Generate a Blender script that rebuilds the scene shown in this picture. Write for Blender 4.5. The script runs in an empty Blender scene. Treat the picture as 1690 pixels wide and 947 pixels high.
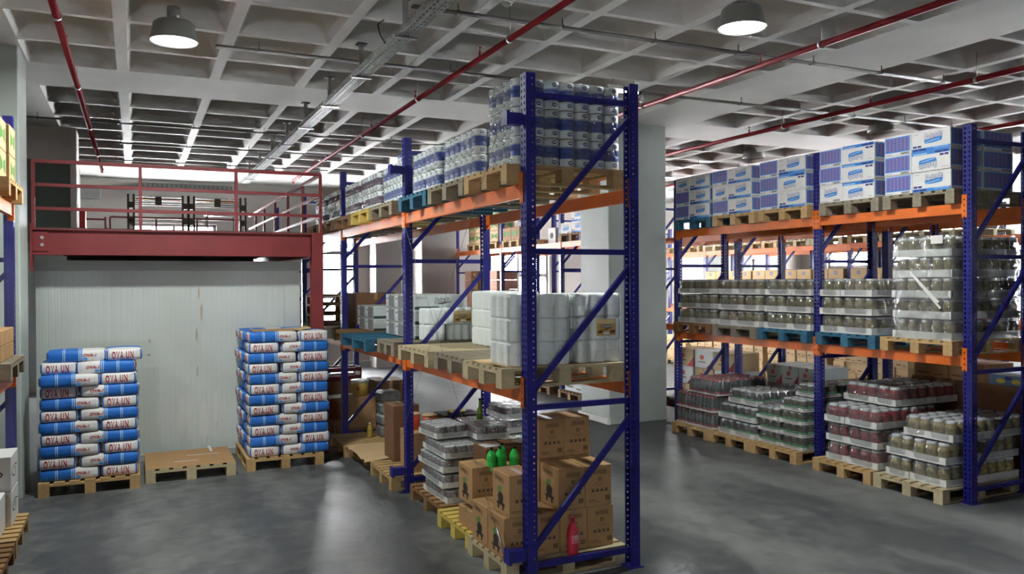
import bpy, math, random
from mathutils import Matrix, Vector
random.seed(7)
S = bpy.context.scene
COL = S.collection
PI = math.pi
# ------------------------------------------------------------------ camera
cam_data = bpy.data.cameras.new('camera')
cam_data.sensor_width = 36.0
cam_data.lens = 1342.269 / 1690 * 36.0
cam_data.clip_end = 200
cam_ob = bpy.data.objects.new('camera', cam_data)
COL.objects.link(cam_ob)
_y, _p, _r = (math.radians(a) for a in (24.844, -0.409, -0.32))
_fw = Vector((math.sin(_y) * math.cos(_p), math.cos(_y) * math.cos(_p), math.sin(_p)))
_rt = Vector((math.cos(_y), -math.sin(_y), 0)); _up = _rt.cross(_fw)
_r2 = _rt * math.cos(_r) + _up * math.sin(_r); _u2 = _up * math.cos(_r) - _rt * math.sin(_r)
cam_ob.matrix_world = Matrix(((_r2.x, _u2.x, -_fw.x, 0), (_r2.y, _u2.y, -_fw.y, 0), (_r2.z, _u2.z, -_fw.z, 2.14), (0, 0, 0, 1)))
S.camera = cam_ob
# ------------------------------------------------------------------ world, exposure, lamps
W = bpy.data.worlds.new('overcast_sky'); S.world = W; W.use_nodes = True
W.node_tree.nodes['Background'].inputs[0].default_value = (0.96, 0.97, 1.0, 1)
W.node_tree.nodes['Background'].inputs[1].default_value = 125.0
S.view_settings.view_transform = 'Standard'; S.view_settings.look = 'None'
S.view_settings.exposure = -0.28; S.view_settings.gamma = 1.0
S.cycles.max_bounces = 6; S.cycles.diffuse_bounces = 4; S.cycles.glossy_bounces = 3
S.cycles.transmission_bounces = 3; S.cycles.transparent_max_bounces = 10
S.cycles.caustics_reflective = False; S.cycles.caustics_refractive = False
S.cycles.sample_clamp_indirect = 4.0
LAMP_W = 150.0          # electrical light of one high bay lamp
LAMPS_LIT = [(0.33, 7.87), (4.73, 5.5), (10.63, 14.9), (-2.6, 3.2)]  # last one is unseen, added as fill for bag fronts and rack goods
LAMPS_OFF = [(10.5, 11.9), (10.46, 9.0)]
CEIL = 4.5
def area(name, loc, size, power, color=(1, 1, 1), rot=(0, 0, 0), shape='DISK', size_y=None):
    l = bpy.data.lights.new(name, 'AREA'); l.shape = shape; l.size = size; l.energy = power; l.color = color
    if size_y: l.size_y = size_y
    o = bpy.data.objects.new(name, l); COL.objects.link(o); o.location = loc; o.rotation_euler = rot
    return o
# ------------------------------------------------------------------ materials
def srgb(r, g, b):
    f = lambda c: (c / 255 / 12.92) if c <= 10.3 else ((c / 255 + .055) / 1.055) ** 2.4
    return (f(r), f(g), f(b), 1)
MATS = {}
def mat(name, rgb, rough=.6, metal=0., vary=0., noise=0., nscale=6., stretch=None, bump=0., spec=.5, emit=0., coat=0.):
    """principled material; noise = soft brightness mottling in object space, vary = per object value change"""
    if name in MATS: return MATS[name]
    m = bpy.data.materials.new(name); m.use_nodes = True; nt = m.node_tree; b = nt.nodes['Principled BSDF']
    c = srgb(*rgb); b.inputs['Base Color'].default_value = c; b.inputs['Roughness'].default_value = rough
    b.inputs['Metallic'].default_value = metal; b.inputs['Specular IOR Level'].default_value = spec
    b.inputs['Coat Weight'].default_value = coat
    m.diffuse_color = c
    if emit:
        b.inputs['Emission Color'].default_value = c; b.inputs['Emission Strength'].default_value = emit
    if noise or vary or bump:
        hs = nt.nodes.new('ShaderNodeHueSaturation'); hs.inputs['Color'].default_value = c
        add = nt.nodes.new('ShaderNodeMath'); add.operation = 'ADD'; add.inputs[0].default_value = 1; add.inputs[1].default_value = 0
        if noise or bump:
            tc = nt.nodes.new('ShaderNodeTexCoord'); mp = nt.nodes.new('ShaderNodeMapping')
            mp.inputs['Scale'].default_value = stretch or (1, 1, 1)
            nz = nt.nodes.new('ShaderNodeTexNoise'); nz.inputs['Scale'].default_value = nscale; nz.inputs['Detail'].default_value = 5
            nt.links.new(tc.outputs['Object'], mp.inputs['Vector']); nt.links.new(mp.outputs[0], nz.inputs['Vector'])
        if noise:
            mr = nt.nodes.new('ShaderNodeMapRange'); mr.inputs['From Min'].default_value = .3; mr.inputs['From Max'].default_value = .7
            mr.inputs['To Min'].default_value = 1 - noise; mr.inputs['To Max'].default_value = 1 + noise
            nt.links.new(nz.outputs['Fac'], mr.inputs['Value']); nt.links.new(mr.outputs[0], add.inputs[0])
        if vary:
            oi = nt.nodes.new('ShaderNodeObjectInfo'); mr2 = nt.nodes.new('ShaderNodeMapRange')
            mr2.inputs['To Min'].default_value = -vary; mr2.inputs['To Max'].default_value = vary
            nt.links.new(oi.outputs['Random'], mr2.inputs['Value']); nt.links.new(mr2.outputs[0], add.inputs[1])
        nt.links.new(add.outputs[0], hs.inputs['Value']); nt.links.new(hs.outputs[0], b.inputs['Base Color'])
        if bump:
            bp = nt.nodes.new('ShaderNodeBump'); bp.inputs['Strength'].default_value = bump; bp.inputs['Distance'].default_value = .02
            nt.links.new(nz.outputs['Fac'], bp.inputs['Height']); nt.links.new(bp.outputs[0], b.inputs['Normal'])
    MATS[name] = m
    return m
def clear_film(name, tint=(1, 1, 1), gloss=.12, rough=.12, bump=.5, nscale=9., haze=0.):
    """thin plastic film or glass: mostly see-through, with a crinkled sheen and an optional milky part"""
    if name in MATS: return MATS[name]
    m = bpy.data.materials.new(name); m.use_nodes = True; nt = m.node_tree; nt.nodes.clear()
    out = nt.nodes.new('ShaderNodeOutputMaterial'); tr = nt.nodes.new('ShaderNodeBsdfTransparent'); gl = nt.nodes.new('ShaderNodeBsdfGlossy')
    tr.inputs[0].default_value = (*tint, 1); gl.inputs['Roughness'].default_value = rough
    mx = nt.nodes.new('ShaderNodeMixShader'); lw = nt.nodes.new('ShaderNodeLayerWeight'); lw.inputs['Blend'].default_value = .25
    ma = nt.nodes.new('ShaderNodeMath'); ma.operation = 'MULTIPLY_ADD'; ma.inputs[1].default_value = .5; ma.inputs[2].default_value = gloss
    nt.links.new(lw.outputs['Fresnel'], ma.inputs[0]); nt.links.new(ma.outputs[0], mx.inputs[0])
    nt.links.new(tr.outputs[0], mx.inputs[1]); nt.links.new(gl.outputs[0], mx.inputs[2])
    last = mx
    if haze:
        df = nt.nodes.new('ShaderNodeBsdfDiffuse'); df.inputs[0].default_value = (.8, .83, .85, 1)
        m2 = nt.nodes.new('ShaderNodeMixShader'); m2.inputs[0].default_value = haze
        nt.links.new(mx.outputs[0], m2.inputs[1]); nt.links.new(df.outputs[0], m2.inputs[2]); last = m2
    if bump:
        tc = nt.nodes.new('ShaderNodeTexCoord'); nz = nt.nodes.new('ShaderNodeTexNoise'); nz.inputs['Scale'].default_value = nscale
        nz.inputs['Detail'].default_value = 3; nz.inputs['Distortion'].default_value = 1.5
        bp = nt.nodes.new('ShaderNodeBump'); bp.inputs['Strength'].default_value = bump; bp.inputs['Distance'].default_value = .05
        nt.links.new(tc.outputs['Object'], nz.inputs['Vector']); nt.links.new(nz.outputs['Fac'], bp.inputs['Height']); nt.links.new(bp.outputs[0], gl.inputs['Normal'])
    nt.links.new(last.outputs[0], out.inputs[0]); MATS[name] = m
    return m
BLUE = mat('blue_powder_coat', (30, 32, 122), .42, noise=.12, nscale=3)
ORANGE = mat('orange_powder_coat', (226, 112, 30), .45, noise=.1, nscale=4)
REDOX = mat('red_oxide_paint', (132, 50, 52), .55, noise=.12, nscale=3)
REDPIPE = mat('red_pipe_paint', (150, 26, 38), .4, noise=.08, nscale=5)
GALV = mat('galvanised_steel', (132, 137, 134), .55, metal=.2, noise=.15, nscale=8)
CONDUIT = mat('grey_conduit', (120, 120, 116), .5)
DARKSTEEL = mat('dark_brown_steel', (62, 48, 34), .6, noise=.15, nscale=5)
CONC = mat('painted_concrete', (218, 217, 212), .85, noise=.05, nscale=1.5)
PLASTER = mat('painted_plaster', (230, 223, 216), .85, noise=.04, nscale=.8)
PANEL = mat('white_panel_steel', (206, 214, 208), .42, noise=.05, nscale=.9, stretch=(1, 1, .35))
PANELTRIM = mat('panel_flashing', (176, 182, 178), .45, noise=.05, nscale=2)
COLUMNM = mat('column_paint', (178, 188, 182), .6, noise=.06, nscale=1.2)
PALLET = {'natural': mat('pallet_wood', (186, 154, 104), .75, vary=.12, noise=.16, nscale=9, stretch=(1, 6, 6)),
          'light': mat('pallet_wood_light', (184, 170, 136), .75, vary=.1, noise=.14, nscale=9, stretch=(1, 6, 6)),
          'grey': mat('pallet_wood_weathered', (138, 130, 110), .85, vary=.16, noise=.2, nscale=9, stretch=(1, 6, 6)),
          'blue': mat('pallet_wood_blue', (36, 96, 122), .7, vary=.12, noise=.22, nscale=7, stretch=(1, 4, 4)),
          'yellow': mat('pallet_wood_yellow', (208, 184, 92), .75, vary=.1, noise=.14, nscale=9, stretch=(1, 6, 6)),
          'brown': mat('pallet_wood_brown', (134, 100, 62), .8, vary=.14, noise=.2, nscale=9, stretch=(1, 6, 6))}
KRAFT = mat('kraft_board', (176, 138, 94), .8, vary=.05, noise=.05, nscale=7)
KRAFTD = mat('kraft_board_dark', (118, 84, 56), .8, vary=.06, noise=.08, nscale=5)
KRAFTL = mat('kraft_board_light', (206, 176, 132), .8, vary=.05, noise=.04, nscale=7)
TAPE = mat('packing_tape', (164, 130, 92), .35)
CARDW = mat('white_board', (226, 226, 224), .7, vary=.03, noise=.03, nscale=6)
CARDP = mat('pale_tray_board', (216, 217, 212), .75, vary=.03)
INK = mat('black_ink', (50, 46, 42), .7)
INKBR = mat('brown_ink', (120, 92, 62), .75)
INKGREEN = mat('green_ink', (96, 138, 72), .7)
INKRED = mat('red_ink', (178, 34, 46), .6)
NAVY = mat('navy_ink', (52, 52, 122), .6)
AZURE = mat('azure_ink', (52, 136, 214), .6)
LAVENDER = mat('violet_print', (112, 110, 172), .65, noise=.35, nscale=60, stretch=(.3, .3, 2.2))
GREYINK = mat('grey_print', (138, 140, 140), .7, noise=.25, nscale=60, stretch=(.3, .3, 2.2))
DKGREEN = mat('dark_green_ink', (38, 62, 56), .65)
WHITEINK = mat('white_ink', (236, 240, 246), .6)
PAPER = mat('white_paper_roll', (232, 240, 238), .65, noise=.03, nscale=20, coat=.15)
PAPERCORE = mat('roll_core', (150, 132, 108), .8)
BAGW = mat('white_paper_bag', (226, 224, 222), .6, noise=.05, nscale=14, bump=.25)
LIDW = mat('silver_lid', (222, 222, 226), .35, metal=.15)
LIDR = mat('red_cap', (198, 66, 74), .45)
GREENLABEL = mat('green_label', (74, 172, 112), .5)
RUBBER = mat('black_rubber', (24, 24, 26), .7)
WHITEPL = mat('white_plastic', (228, 226, 222), .45)
STEEL = mat('bare_steel', (180, 180, 182), .35, metal=.8)
GLASSF = clear_film('window_glass', (1, 1, 1), .03, .02, 0)
FILM = clear_film('shrink_film', (.96, .98, .98), .06, .13, 1.0, 12, haze=.08)
STRETCH = clear_film('stretch_film', (.93, .95, .95), .08, .16, 1.0, 6, haze=.10)
# ------------------------------------------------------------------ mesh helpers
class MB:
    def __init__(s): s.v = []; s.f = []; s.m = []; s.sm = []; s.mats = []
    def mi(s, m):
        if m not in s.mats: s.mats.append(m)
        return s.mats.index(m)
    def add(s, vs, fs, m, smooth=False):
        n = len(s.v); k = s.mi(m); s.v += [tuple(v) for v in vs]
        for f in fs: s.f.append(tuple(i + n for i in f)); s.m.append(k); s.sm.append(smooth)
        return s
    def box(s, x0, x1, y0, y1, z0, z1, m):
        return s.add([(x0, y0, z0), (x1, y0, z0), (x1, y1, z0), (x0, y1, z0), (x0, y0, z1), (x1, y0, z1), (x1, y1, z1), (x0, y1, z1)],
                     [(0, 3, 2, 1), (4, 5, 6, 7), (0, 1, 5, 4), (1, 2, 6, 5), (2, 3, 7, 6), (3, 0, 4, 7)], m)
    def cbox(s, x0, x1, y0, y1, z0, z1, m, c=.006):
        """box with chamfered edges"""
        vs = []; idx = {}
        for ix, X in enumerate((x0, x1)):
            for iy, Y in enumerate((y0, y1)):
                for iz, Z in enumerate((z0, z1)):
                    sx, sy, sz = (1 - 2 * ix) * c, (1 - 2 * iy) * c, (1 - 2 * iz) * c
                    for a, d in enumerate(((0, sy, sz), (sx, 0, sz), (sx, sy, 0))):
                        idx[ix, iy, iz, a] = len(vs); vs.append((X + d[0], Y + d[1], Z + d[2]))
        fs = []
        g = lambda a, *t: [idx[q + (a,)] for q in t]
        for i in (0, 1):
            fs += [g(0, (i, 0, 0), (i, 1, 0), (i, 1, 1), (i, 0, 1)), g(1, (0, i, 0), (1, i, 0), (1, i, 1), (0, i, 1)), g(2, (0, 0, i), (1, 0, i), (1, 1, i), (0, 1, i))]
            for j in (0, 1):
                fs += [[idx[i, j, 0, 0], idx[i, j, 1, 0], idx[i, j, 1, 1], idx[i, j, 0, 1]], [idx[i, 0, j, 0], idx[i, 1, j, 0], idx[i, 1, j, 2], idx[i, 0, j, 2]], [idx[0, i, j, 1], idx[1, i, j, 1], idx[1, i, j, 2], idx[0, i, j, 2]]]
                for k in (0, 1): fs.append([idx[i, j, k, 0], idx[i, j, k, 1], idx[i, j, k, 2]])
        cx, cy, cz = (x0 + x1) / 2, (y0 + y1) / 2, (z0 + z1) / 2
        out = []
        for f in fs:
            p = [Vector(vs[i]) for i in f]; n = (p[1] - p[0]).cross(p[2] - p[0]); mid = sum(p, Vector()) / len(p)
            out.append(f if n.dot(mid - Vector((cx, cy, cz))) > 0 else f[::-1])
        return s.add(vs, out, m)
    def bar(s, a, b, w, h, m, up=(0, 0, 1)):
        """rectangular bar from a to b, w across and h along up"""
        a, b = Vector(a), Vector(b); d = (b - a).normalized(); u = Vector(up); x = d.cross(u)
        if x.length < 1e-4: x = d.cross(Vector((1, 0, 0)))
        x.normalize(); u = x.cross(d).normalized(); x *= w / 2; u *= h / 2
        vs = [a - x - u, a + x - u, a + x + u, a - x + u, b - x - u, b + x - u, b + x + u, b - x + u]
        return s.add(vs, [(0, 1, 2, 3), (7, 6, 5, 4), (0, 4, 5, 1), (1, 5, 6, 2), (2, 6, 7, 3), (3, 7, 4, 0)], m)
    def tube(s, pts, r, m, n=8, cap=True):
        pts = [Vector(p) for p in pts]; rings = []; vs = []
        for i, p in enumerate(pts):
            d = (pts[min(i + 1, len(pts) - 1)] - pts[max(i - 1, 0)]).normalized()
            x = d.cross(Vector((0, 0, 1)));
            if x.length < 1e-3: x = d.cross(Vector((1, 0, 0)))
            x.normalize(); y = x.cross(d)
            rings.append(len(vs)); vs += [p + (x * math.cos(2 * PI * k / n) + y * math.sin(2 * PI * k / n)) * r for k in range(n)]
        fs = [(a + k, a + (k + 1) % n, b + (k + 1) % n, b + k) for a, b in zip(rings, rings[1:]) for k in range(n)]
        s.add(vs, fs, m, True)
        if cap: s.f += [tuple(range(len(s.v) - len(vs), len(s.v) - len(vs) + n))[::-1], tuple(range(len(s.v) - n, len(s.v)))]; s.m += [s.mi(m)] * 2; s.sm += [False] * 2
        return s
    def lathe(s, prof, m, n=12, at=(0, 0, 0), cap0=True, cap1=True, smooth=True):
        """prof: (radius, z[, material]) upward"""
        base = len(s.v); vs = [(at[0] + p[0] * math.cos(2 * PI * k / n), at[1] + p[0] * math.sin(2 * PI * k / n), at[2] + p[1]) for p in prof for k in range(n)]
        s.v += vs
        for i in range(len(prof) - 1):
            k2 = s.mi(prof[i][2] if len(prof[i]) > 2 else m)
            for k in range(n):
                a = base + i * n; s.f.append((a + k, a + (k + 1) % n, a + n + (k + 1) % n, a + n + k)); s.m.append(k2); s.sm.append(smooth)
        k2 = s.mi(m)
        if cap0: s.f.append(tuple(base + k for k in range(n))[::-1]); s.m.append(k2); s.sm.append(False)
        if cap1: s.f.append(tuple(base + (len(prof) - 1) * n + k for k in range(n))); s.m.append(s.mi(prof[-1][2] if len(prof[-1]) > 2 else m)); s.sm.append(False)
        return s
    def mesh(s, name):
        me = bpy.data.meshes.new(name); me.from_pydata(s.v, [], s.f)
        for m in s.mats: me.materials.append(m)
        me.polygons.foreach_set('material_index', s.m); me.polygons.foreach_set('use_smooth', s.sm); me.update()
        return me
CACHE = {}
def cached(key, fn):
    if key not in CACHE: CACHE[key] = fn()
    return CACHE[key]
def obj(name, me, parent=None, loc=(0, 0, 0), rz=0.):
    if isinstance(me, MB): me = me.mesh(name)
    o = bpy.data.objects.new(name, me); COL.objects.link(o)
    o.parent = parent; o.location = loc
    if rz: o.rotation_euler = (0, 0, rz)
    return o
def thing(name, label, cat, loc=(0, 0, 0), rz=0., group=None, me=None):
    if isinstance(me, MB): me = me.mesh(name)
    o = bpy.data.objects.new(name, me); COL.objects.link(o); o.location = loc; o.rotation_euler = (0, 0, rz)
    o['label'] = label; o['category'] = cat
    if group: o['group'] = group
    return o
def struct(name, me, parent=None, loc=(0, 0, 0)):
    o = obj(name, me, parent, loc)
    if parent is None: o['kind'] = 'structure'
    return o
def text_geo(txt, size=1., shear=0., bold=0., xs=1., res=2, gap=1.):
    """flat glyph outlines of a word as (verts2d, faces), centred"""
    key = ('txt', txt, size, shear, bold, xs, res, gap)
    def mk():
        c = bpy.data.curves.new('glyphs', 'FONT'); c.body = txt; c.size = size; c.shear = shear; c.offset = bold
        c.space_character = gap; c.align_x = 'CENTER'; c.align_y = 'CENTER'; c.resolution_u = res; c.fill_mode = 'FRONT'
        o = bpy.data.objects.new('glyphs', c); me = bpy.data.meshes.new_from_object(o)
        vs = [(v.co.x * xs, v.co.y) for v in me.vertices]; fs = [tuple(p.vertices) for p in me.polygons]
        out = []
        for f in fs:
            a = sum(vs[f[i]][0] * vs[f[(i + 1) % len(f)]][1] - vs[f[(i + 1) % len(f)]][0] * vs[f[i]][1] for i in range(len(f)))
            out.append(f if a > 0 else f[::-1])
        bpy.data.objects.remove(o); bpy.data.meshes.remove(me); bpy.data.curves.remove(c)
        return vs, out
    return cached(key, mk)
class Print:
    """flat printed artwork in a (u, v) face frame, laid a hair proud of the face"""
    def __init__(s): s.items = []
    def poly(s, pts, m, lift=1): s.items.append((pts, [tuple(range(len(pts)))], m, lift)); return s
    def rect(s, u0, v0, u1, v1, m, lift=1): return s.poly([(u0, v0), (u1, v0), (u1, v1), (u0, v1)], m, lift)
    def ell(s, u, v, a, b, m, lift=1, n=14): return s.poly([(u + a * math.cos(2 * PI * k / n), v + b * math.sin(2 * PI * k / n)) for k in range(n)], m, lift)
    def text(s, t, u, v, size, m, lift=2, rot=0., **k):
        vs, fs = text_geo(t, size, **k); c, d = math.cos(rot), math.sin(rot)
        s.items.append(([(u + x * c - y * d, v + x * d + y * c) for x, y in vs], fs, m, lift)); return s
    def put(s, mb, o, U, V, eps=.0012):
        o, U, V = Vector(o), Vector(U), Vector(V); N = U.cross(V)
        for pts, fs, m, lift in s.items: mb.add([o + U * a + V * b + N * eps * lift for a, b in pts], fs, m)
        return mb
def face_frame(side, dx, dy, dz):
    """origin, U, V of a face of a box standing on z=0 centred in x, y"""
    hx, hy = dx / 2, dy / 2
    return {'-x': ((-hx, hy, 0), (0, -1, 0), (0, 0, 1)), '+x': ((hx, -hy, 0), (0, 1, 0), (0, 0, 1)),
            '-y': ((-hx, -hy, 0), (1, 0, 0), (0, 0, 1)), '+y': ((hx, hy, 0), (-1, 0, 0), (0, 0, 1)), 'top': ((-hx, -hy, dz), (1, 0, 0), (0, 1, 0))}[side]
ORD = ['bottom', 'second', 'third', 'fourth', 'fifth', 'sixth', 'seventh', 'eighth', 'ninth', 'tenth', 'eleventh', 'twelfth']
def tier(k, n): return 'top tier' if k == n - 1 else ORD[k] + ' tier'
# ------------------------------------------------------------------ room shell
def grid_floor():
    m = bpy.data.materials.new('polished_concrete_floor'); m.use_nodes = True; nt = m.node_tree; b = nt.nodes['Principled BSDF']
    tc = nt.nodes.new('ShaderNodeTexCoord'); n1 = nt.nodes.new('ShaderNodeTexNoise'); n2 = nt.nodes.new('ShaderNodeTexNoise')
    mp = nt.nodes.new('ShaderNodeMapping'); mp.inputs['Scale'].default_value = (1, .35, 1); mp.inputs['Rotation'].default_value = (0, 0, .5)
    n1.inputs['Scale'].default_value = 1.1; n1.inputs['Detail'].default_value = 8; n2.inputs['Scale'].default_value = 5; n2.inputs['Detail'].default_value = 8; n2.inputs['Distortion'].default_value = .6
    mx = nt.nodes.new('ShaderNodeMath'); mx.operation = 'MULTIPLY_ADD'; mx.inputs[1].default_value = .35
    nt.links.new(tc.outputs['Object'], mp.inputs[0]); nt.links.new(mp.outputs[0], n1.inputs['Vector']); nt.links.new(tc.outputs['Object'], n2.inputs['Vector'])
    nt.links.new(n2.outputs['Fac'], mx.inputs[0]); nt.links.new(n1.outputs['Fac'], mx.inputs[2])
    cr = nt.nodes.new('ShaderNodeValToRGB'); cr.color_ramp.elements[0].position = .42; cr.color_ramp.elements[0].color = srgb(66, 70, 71); cr.color_ramp.elements[1].position = .86; cr.color_ramp.elements[1].color = srgb(122, 124, 122)
    e = cr.color_ramp.elements.new(.62); e.color = srgb(84, 87, 88)
    nt.links.new(mx.outputs[0], cr.inputs[0]); nt.links.new(cr.outputs[0], b.inputs['Base Color'])
    b.inputs['Specular IOR Level'].default_value = .3
    r = nt.nodes.new('ShaderNodeMapRange'); r.inputs['From Min'].default_value = .5; r.inputs['From Max'].default_value = .9; r.inputs['To Min'].default_value = .3; r.inputs['To Max'].default_value = .6
    nt.links.new(mx.outputs[0], r.inputs[0]); nt.links.new(r.outputs[0], b.inputs['Roughness'])
    bp = nt.nodes.new('ShaderNodeBump'); bp.inputs['Strength'].default_value = .25; bp.inputs['Distance'].default_value = .03
    nt.links.new(n2.outputs['Fac'], bp.inputs['Height']); nt.links.new(bp.outputs[0], b.inputs['Normal'])
    return m
XL, XR, YB, YF = -8.0, 20.0, -7.0, 20.4
struct('floor', MB().box(XL - .3, XR + .3, YB - .3, YF + .3, -.2, 0, grid_floor()))
# waffle slab: coffers between solid bands on the column lines
P_ = .96
def coffers():
    mb = MB(); D = .33; flat = []
    xs = [(-1.07 + P_ * k, -1.07 + P_ * (k + 1)) for k in range(8)] + [(7.6 + P_ * k, 7.6 + P_ * (k + 1)) for k in range(8)] + [(16.4 + P_ * k, 16.4 + P_ * (k + 1)) for k in range(3)] + [(-2.1 - P_ * (k + 1), -2.1 - P_ * k) for k in range(5)]
    ys = [(10.05 - P_ * (k + 1), 10.05 - P_ * k) for k in range(7)] + [(11.1 + P_ * k, 11.1 + P_ * (k + 1)) for k in range(7)] + [(2.3 - P_ * (k + 1), 2.3 - P_ * k) for k in range(8)]
    xs.sort(); ys.sort()
    def bands(iv, a, b):
        out = []; p = a
        for u, v in iv:
            if u > p + 1e-6: out.append((p, u))
            p = v
        if b > p: out.append((p, b))
        return out
    def loop(cx, cy, hx, hy, r, z, n=3):
        pts = []
        for sx, sy, a0 in ((1, 1, 0), (-1, 1, PI / 2), (-1, -1, PI), (1, -1, 1.5 * PI)):
            for k in range(n + 1):
                a = a0 + PI / 2 * k / n; pts.append((cx + sx * (hx - r) + r * math.cos(a), cy + sy * (hy - r) + r * math.sin(a), z))
        return pts
    for x0, x1 in xs:
        for y0, y1 in ys:
            cx, cy, hx, hy = (x0 + x1) / 2, (y0 + y1) / 2, (x1 - x0) / 2, (y1 - y0) / 2
            n = 16
            sq = []
            for qx, qy, a0 in ((1, 1, 0), (-1, 1, 1), (-1, -1, 2), (1, -1, 3)): sq += [(cx + qx * hx, cy + qy * hy, CEIL)] * 4
            rings = [loop(cx, cy, hx - .055, hy - .035, .025, CEIL), loop(cx, cy, hx - .085, hy - .055, .05, CEIL + .08), loop(cx, cy, hx - .17, hy - .11, .13, CEIL + D - .07), loop(cx, cy, hx - .24, hy - .18, .14, CEIL + D)]
            # soffit frame: four corner fans and four side quads
            r0 = rings[0]; c4 = [sq[0], sq[4], sq[8], sq[12]]
            vs = r0 + c4; fs = []
            for c in range(4):
                for k in range(3): fs.append((16 + c, c * 4 + k + 1, c * 4 + k))
                fs.append((16 + c, 16 + (c + 1) % 4, (c * 4 + 4) % 16, c * 4 + 3))
            mb.add(vs, fs, CONC)
            for a, b in zip(rings, rings[1:]): mb.add(a + b, [(k, n + k, n + (k + 1) % n, (k + 1) % n)[::-1] for k in range(n)], CONC, True)
            mb.add(rings[-1], [tuple(range(n))[::-1]], CONC)
    for a, b in bands(xs, XL - .3, XR + .3): mb.add([(a, YB - .3, CEIL), (b, YB - .3, CEIL), (b, YF + .3, CEIL), (a, YF + .3, CEIL)], [(3, 2, 1, 0)], CONC)
    for x0, x1 in xs:
        for a, b in bands(ys, YB - .3, YF + .3): mb.add([(x0, a, CEIL), (x1, a, CEIL), (x1, b, CEIL), (x0, b, CEIL)], [(3, 2, 1, 0)], CONC)
    mb.box(XL - .3, XR + .3, YB - .3, YF + .3, CEIL + .45, CEIL + .6, CONC)
    return mb
struct('ceiling', coffers())
def wall(name, axis, pos, thick, a0, a1, z1, holes, m):
    """wall with rectangular openings; axis 'x' runs along x at y=pos"""
    mb = MB(); hs = sorted(holes)
    def bx(u0, u1, z0, z2):
        if u1 - u0 < 1e-4 or z2 - z0 < 1e-4: return
        if axis == 'x': mb.box(u0, u1, min(pos, pos + thick), max(pos, pos + thick), z0, z2, m)
        else: mb.box(min(pos, pos + thick), max(pos, pos + thick), u0, u1, z0, z2, m)
    p = a0
    for u0, u1, z0, z2 in hs:
        bx(p, u0, 0, z1); bx(u0, u1, 0, z0); bx(u0, u1, z2, z1); p = u1
    bx(p, a1, 0, z1)
    return struct(name, mb)
FRAME = mat('window_frame_white', (206, 200, 198), .5)
NW = [0]
def window(axis, pos, thick, u0, u1, z0, z1, nu, zs):
    NW[0] += 1; mid = pos + thick * .35; fr = MB(); t = .07
    def bx(mb, a, b, c, d, m, w=.07):
        if axis == 'x': mb.box(a, b, mid - w / 2, mid + w / 2, c, d, m)
        else: mb.box(mid - w / 2, mid + w / 2, a, b, c, d, m)
    bx(fr, u0, u1, z0, z0 + t, FRAME); bx(fr, u0, u1, z1 - t, z1, FRAME); bx(fr, u0, u0 + t, z0, z1, FRAME); bx(fr, u1 - t, u1, z0, z1, FRAME)
    w = struct('window_%d' % NW[0], fr)
    for z in zs: mb = MB(); bx(mb, u0 + t, u1 - t, z - .05, z + .05, FRAME, .06); obj('transom', mb, w)
    us = [u0 + (u1 - u0) * k / nu for k in range(nu + 1)]
    for u in us[1:-1]: mb = MB(); bx(mb, u - .03, u + .03, z0 + t, z1 - t, FRAME, .05); obj('mullion', mb, w)
    zz = [z0] + list(zs) + [z1]
    for i in range(nu):
        for a, b in zip(zz, zz[1:]): mb = MB(); bx(mb, us[i] + .02, us[i + 1] - .02, a + .03, b - .03, GLASSF, .006); obj('pane', mb, w)
FARW = [(-.1, 1.75, .9, 3.52), (4.05, 5.12, .88, 3.3), (8.75, 10.6, .9, 2.95), (12.6, 13.9, 1.6, 2.7), (17.1, 18.05, 2.42, 2.8)]
wall('wall_far', 'x', YF, .3, XL, XR, CEIL, FARW, PLASTER)
window('x', YF, .3, -.1, 1.75, .9, 3.52, 2, [1.78, 2.6])
window('x', YF, .3, 4.05, 5.12, .88, 3.3, 1, [1.78, 2.88])
window('x', YF, .3, 8.75, 10.6, .9, 2.95, 2, [2.3])
window('x', YF, .3, 12.6, 13.9, 1.6, 2.7, 1, [])
window('x', YF, .3, 17.1, 18.05, 2.42, 2.8, 1, [])
RW = [(y, y + 2.8, 2.5, 3.9) for y in (4.0, 7.5, 11.0, 14.5)] + [(17.7, 19.3, 2.5, 3.9)]  # last opening is an addition, to brighten the far wall from the side
wall('wall_right', 'y', XR, .3, YB, YF, CEIL, RW, PLASTER)
for y0, y1, z0, z1 in RW: window('y', XR, .3, y0, y1, z0, z1, 2, [])
LW_ADDED = [(17.6, 19.6, 2.9, 3.8)]  # unseen window added to throw daylight on the far wall
wall('wall_left', 'y', XL, -.3, YB, YF, CEIL, LW_ADDED, PLASTER)
for y0, y1, z0, z1 in LW_ADDED: window('y', XL, -.3, y0, y1, z0, z1, 2, [2.5])
BW_ADDED = [(-3.4, -2.2, 1.2, 2.4)]  # unseen opening behind the camera, added for fill light
wall('wall_back', 'x', YB, -.3, XL, XR, CEIL, BW_ADDED, PLASTER)
for x0, x1, z0, z1 in BW_ADDED: window('x', YB, -.3, x0, x1, z0, z1, 2, [2.3])
struct('baseboard_far', MB().box(1.9, 8.0, YF - .16, YF - .001, 0, .14, CONC))
def column(x0, x1, y0, y1, z1=CEIL, m=COLUMNM):
    o = struct('column', MB().cbox(x0, x1, y0, y1, -.01, z1 + .02, m, .012)); return o
STAIN = mat('damp_stain', (122, 126, 104), .8, noise=.3, nscale=14)
c1 = column(6.38, 7.41, 10.35, 11.2)
column(-2.0, -1.04, 9.4, 10.05)
column(6.2, 7.08, 18.5, 19.4, m=mat('column_paint_far', (196, 192, 188), .7, noise=.05, nscale=1.2))
column(-2.0, -1.04, 18.5, 19.4); column(15.3, 16.2, 10.35, 11.2); column(15.3, 16.2, 18.5, 19.4)
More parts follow.
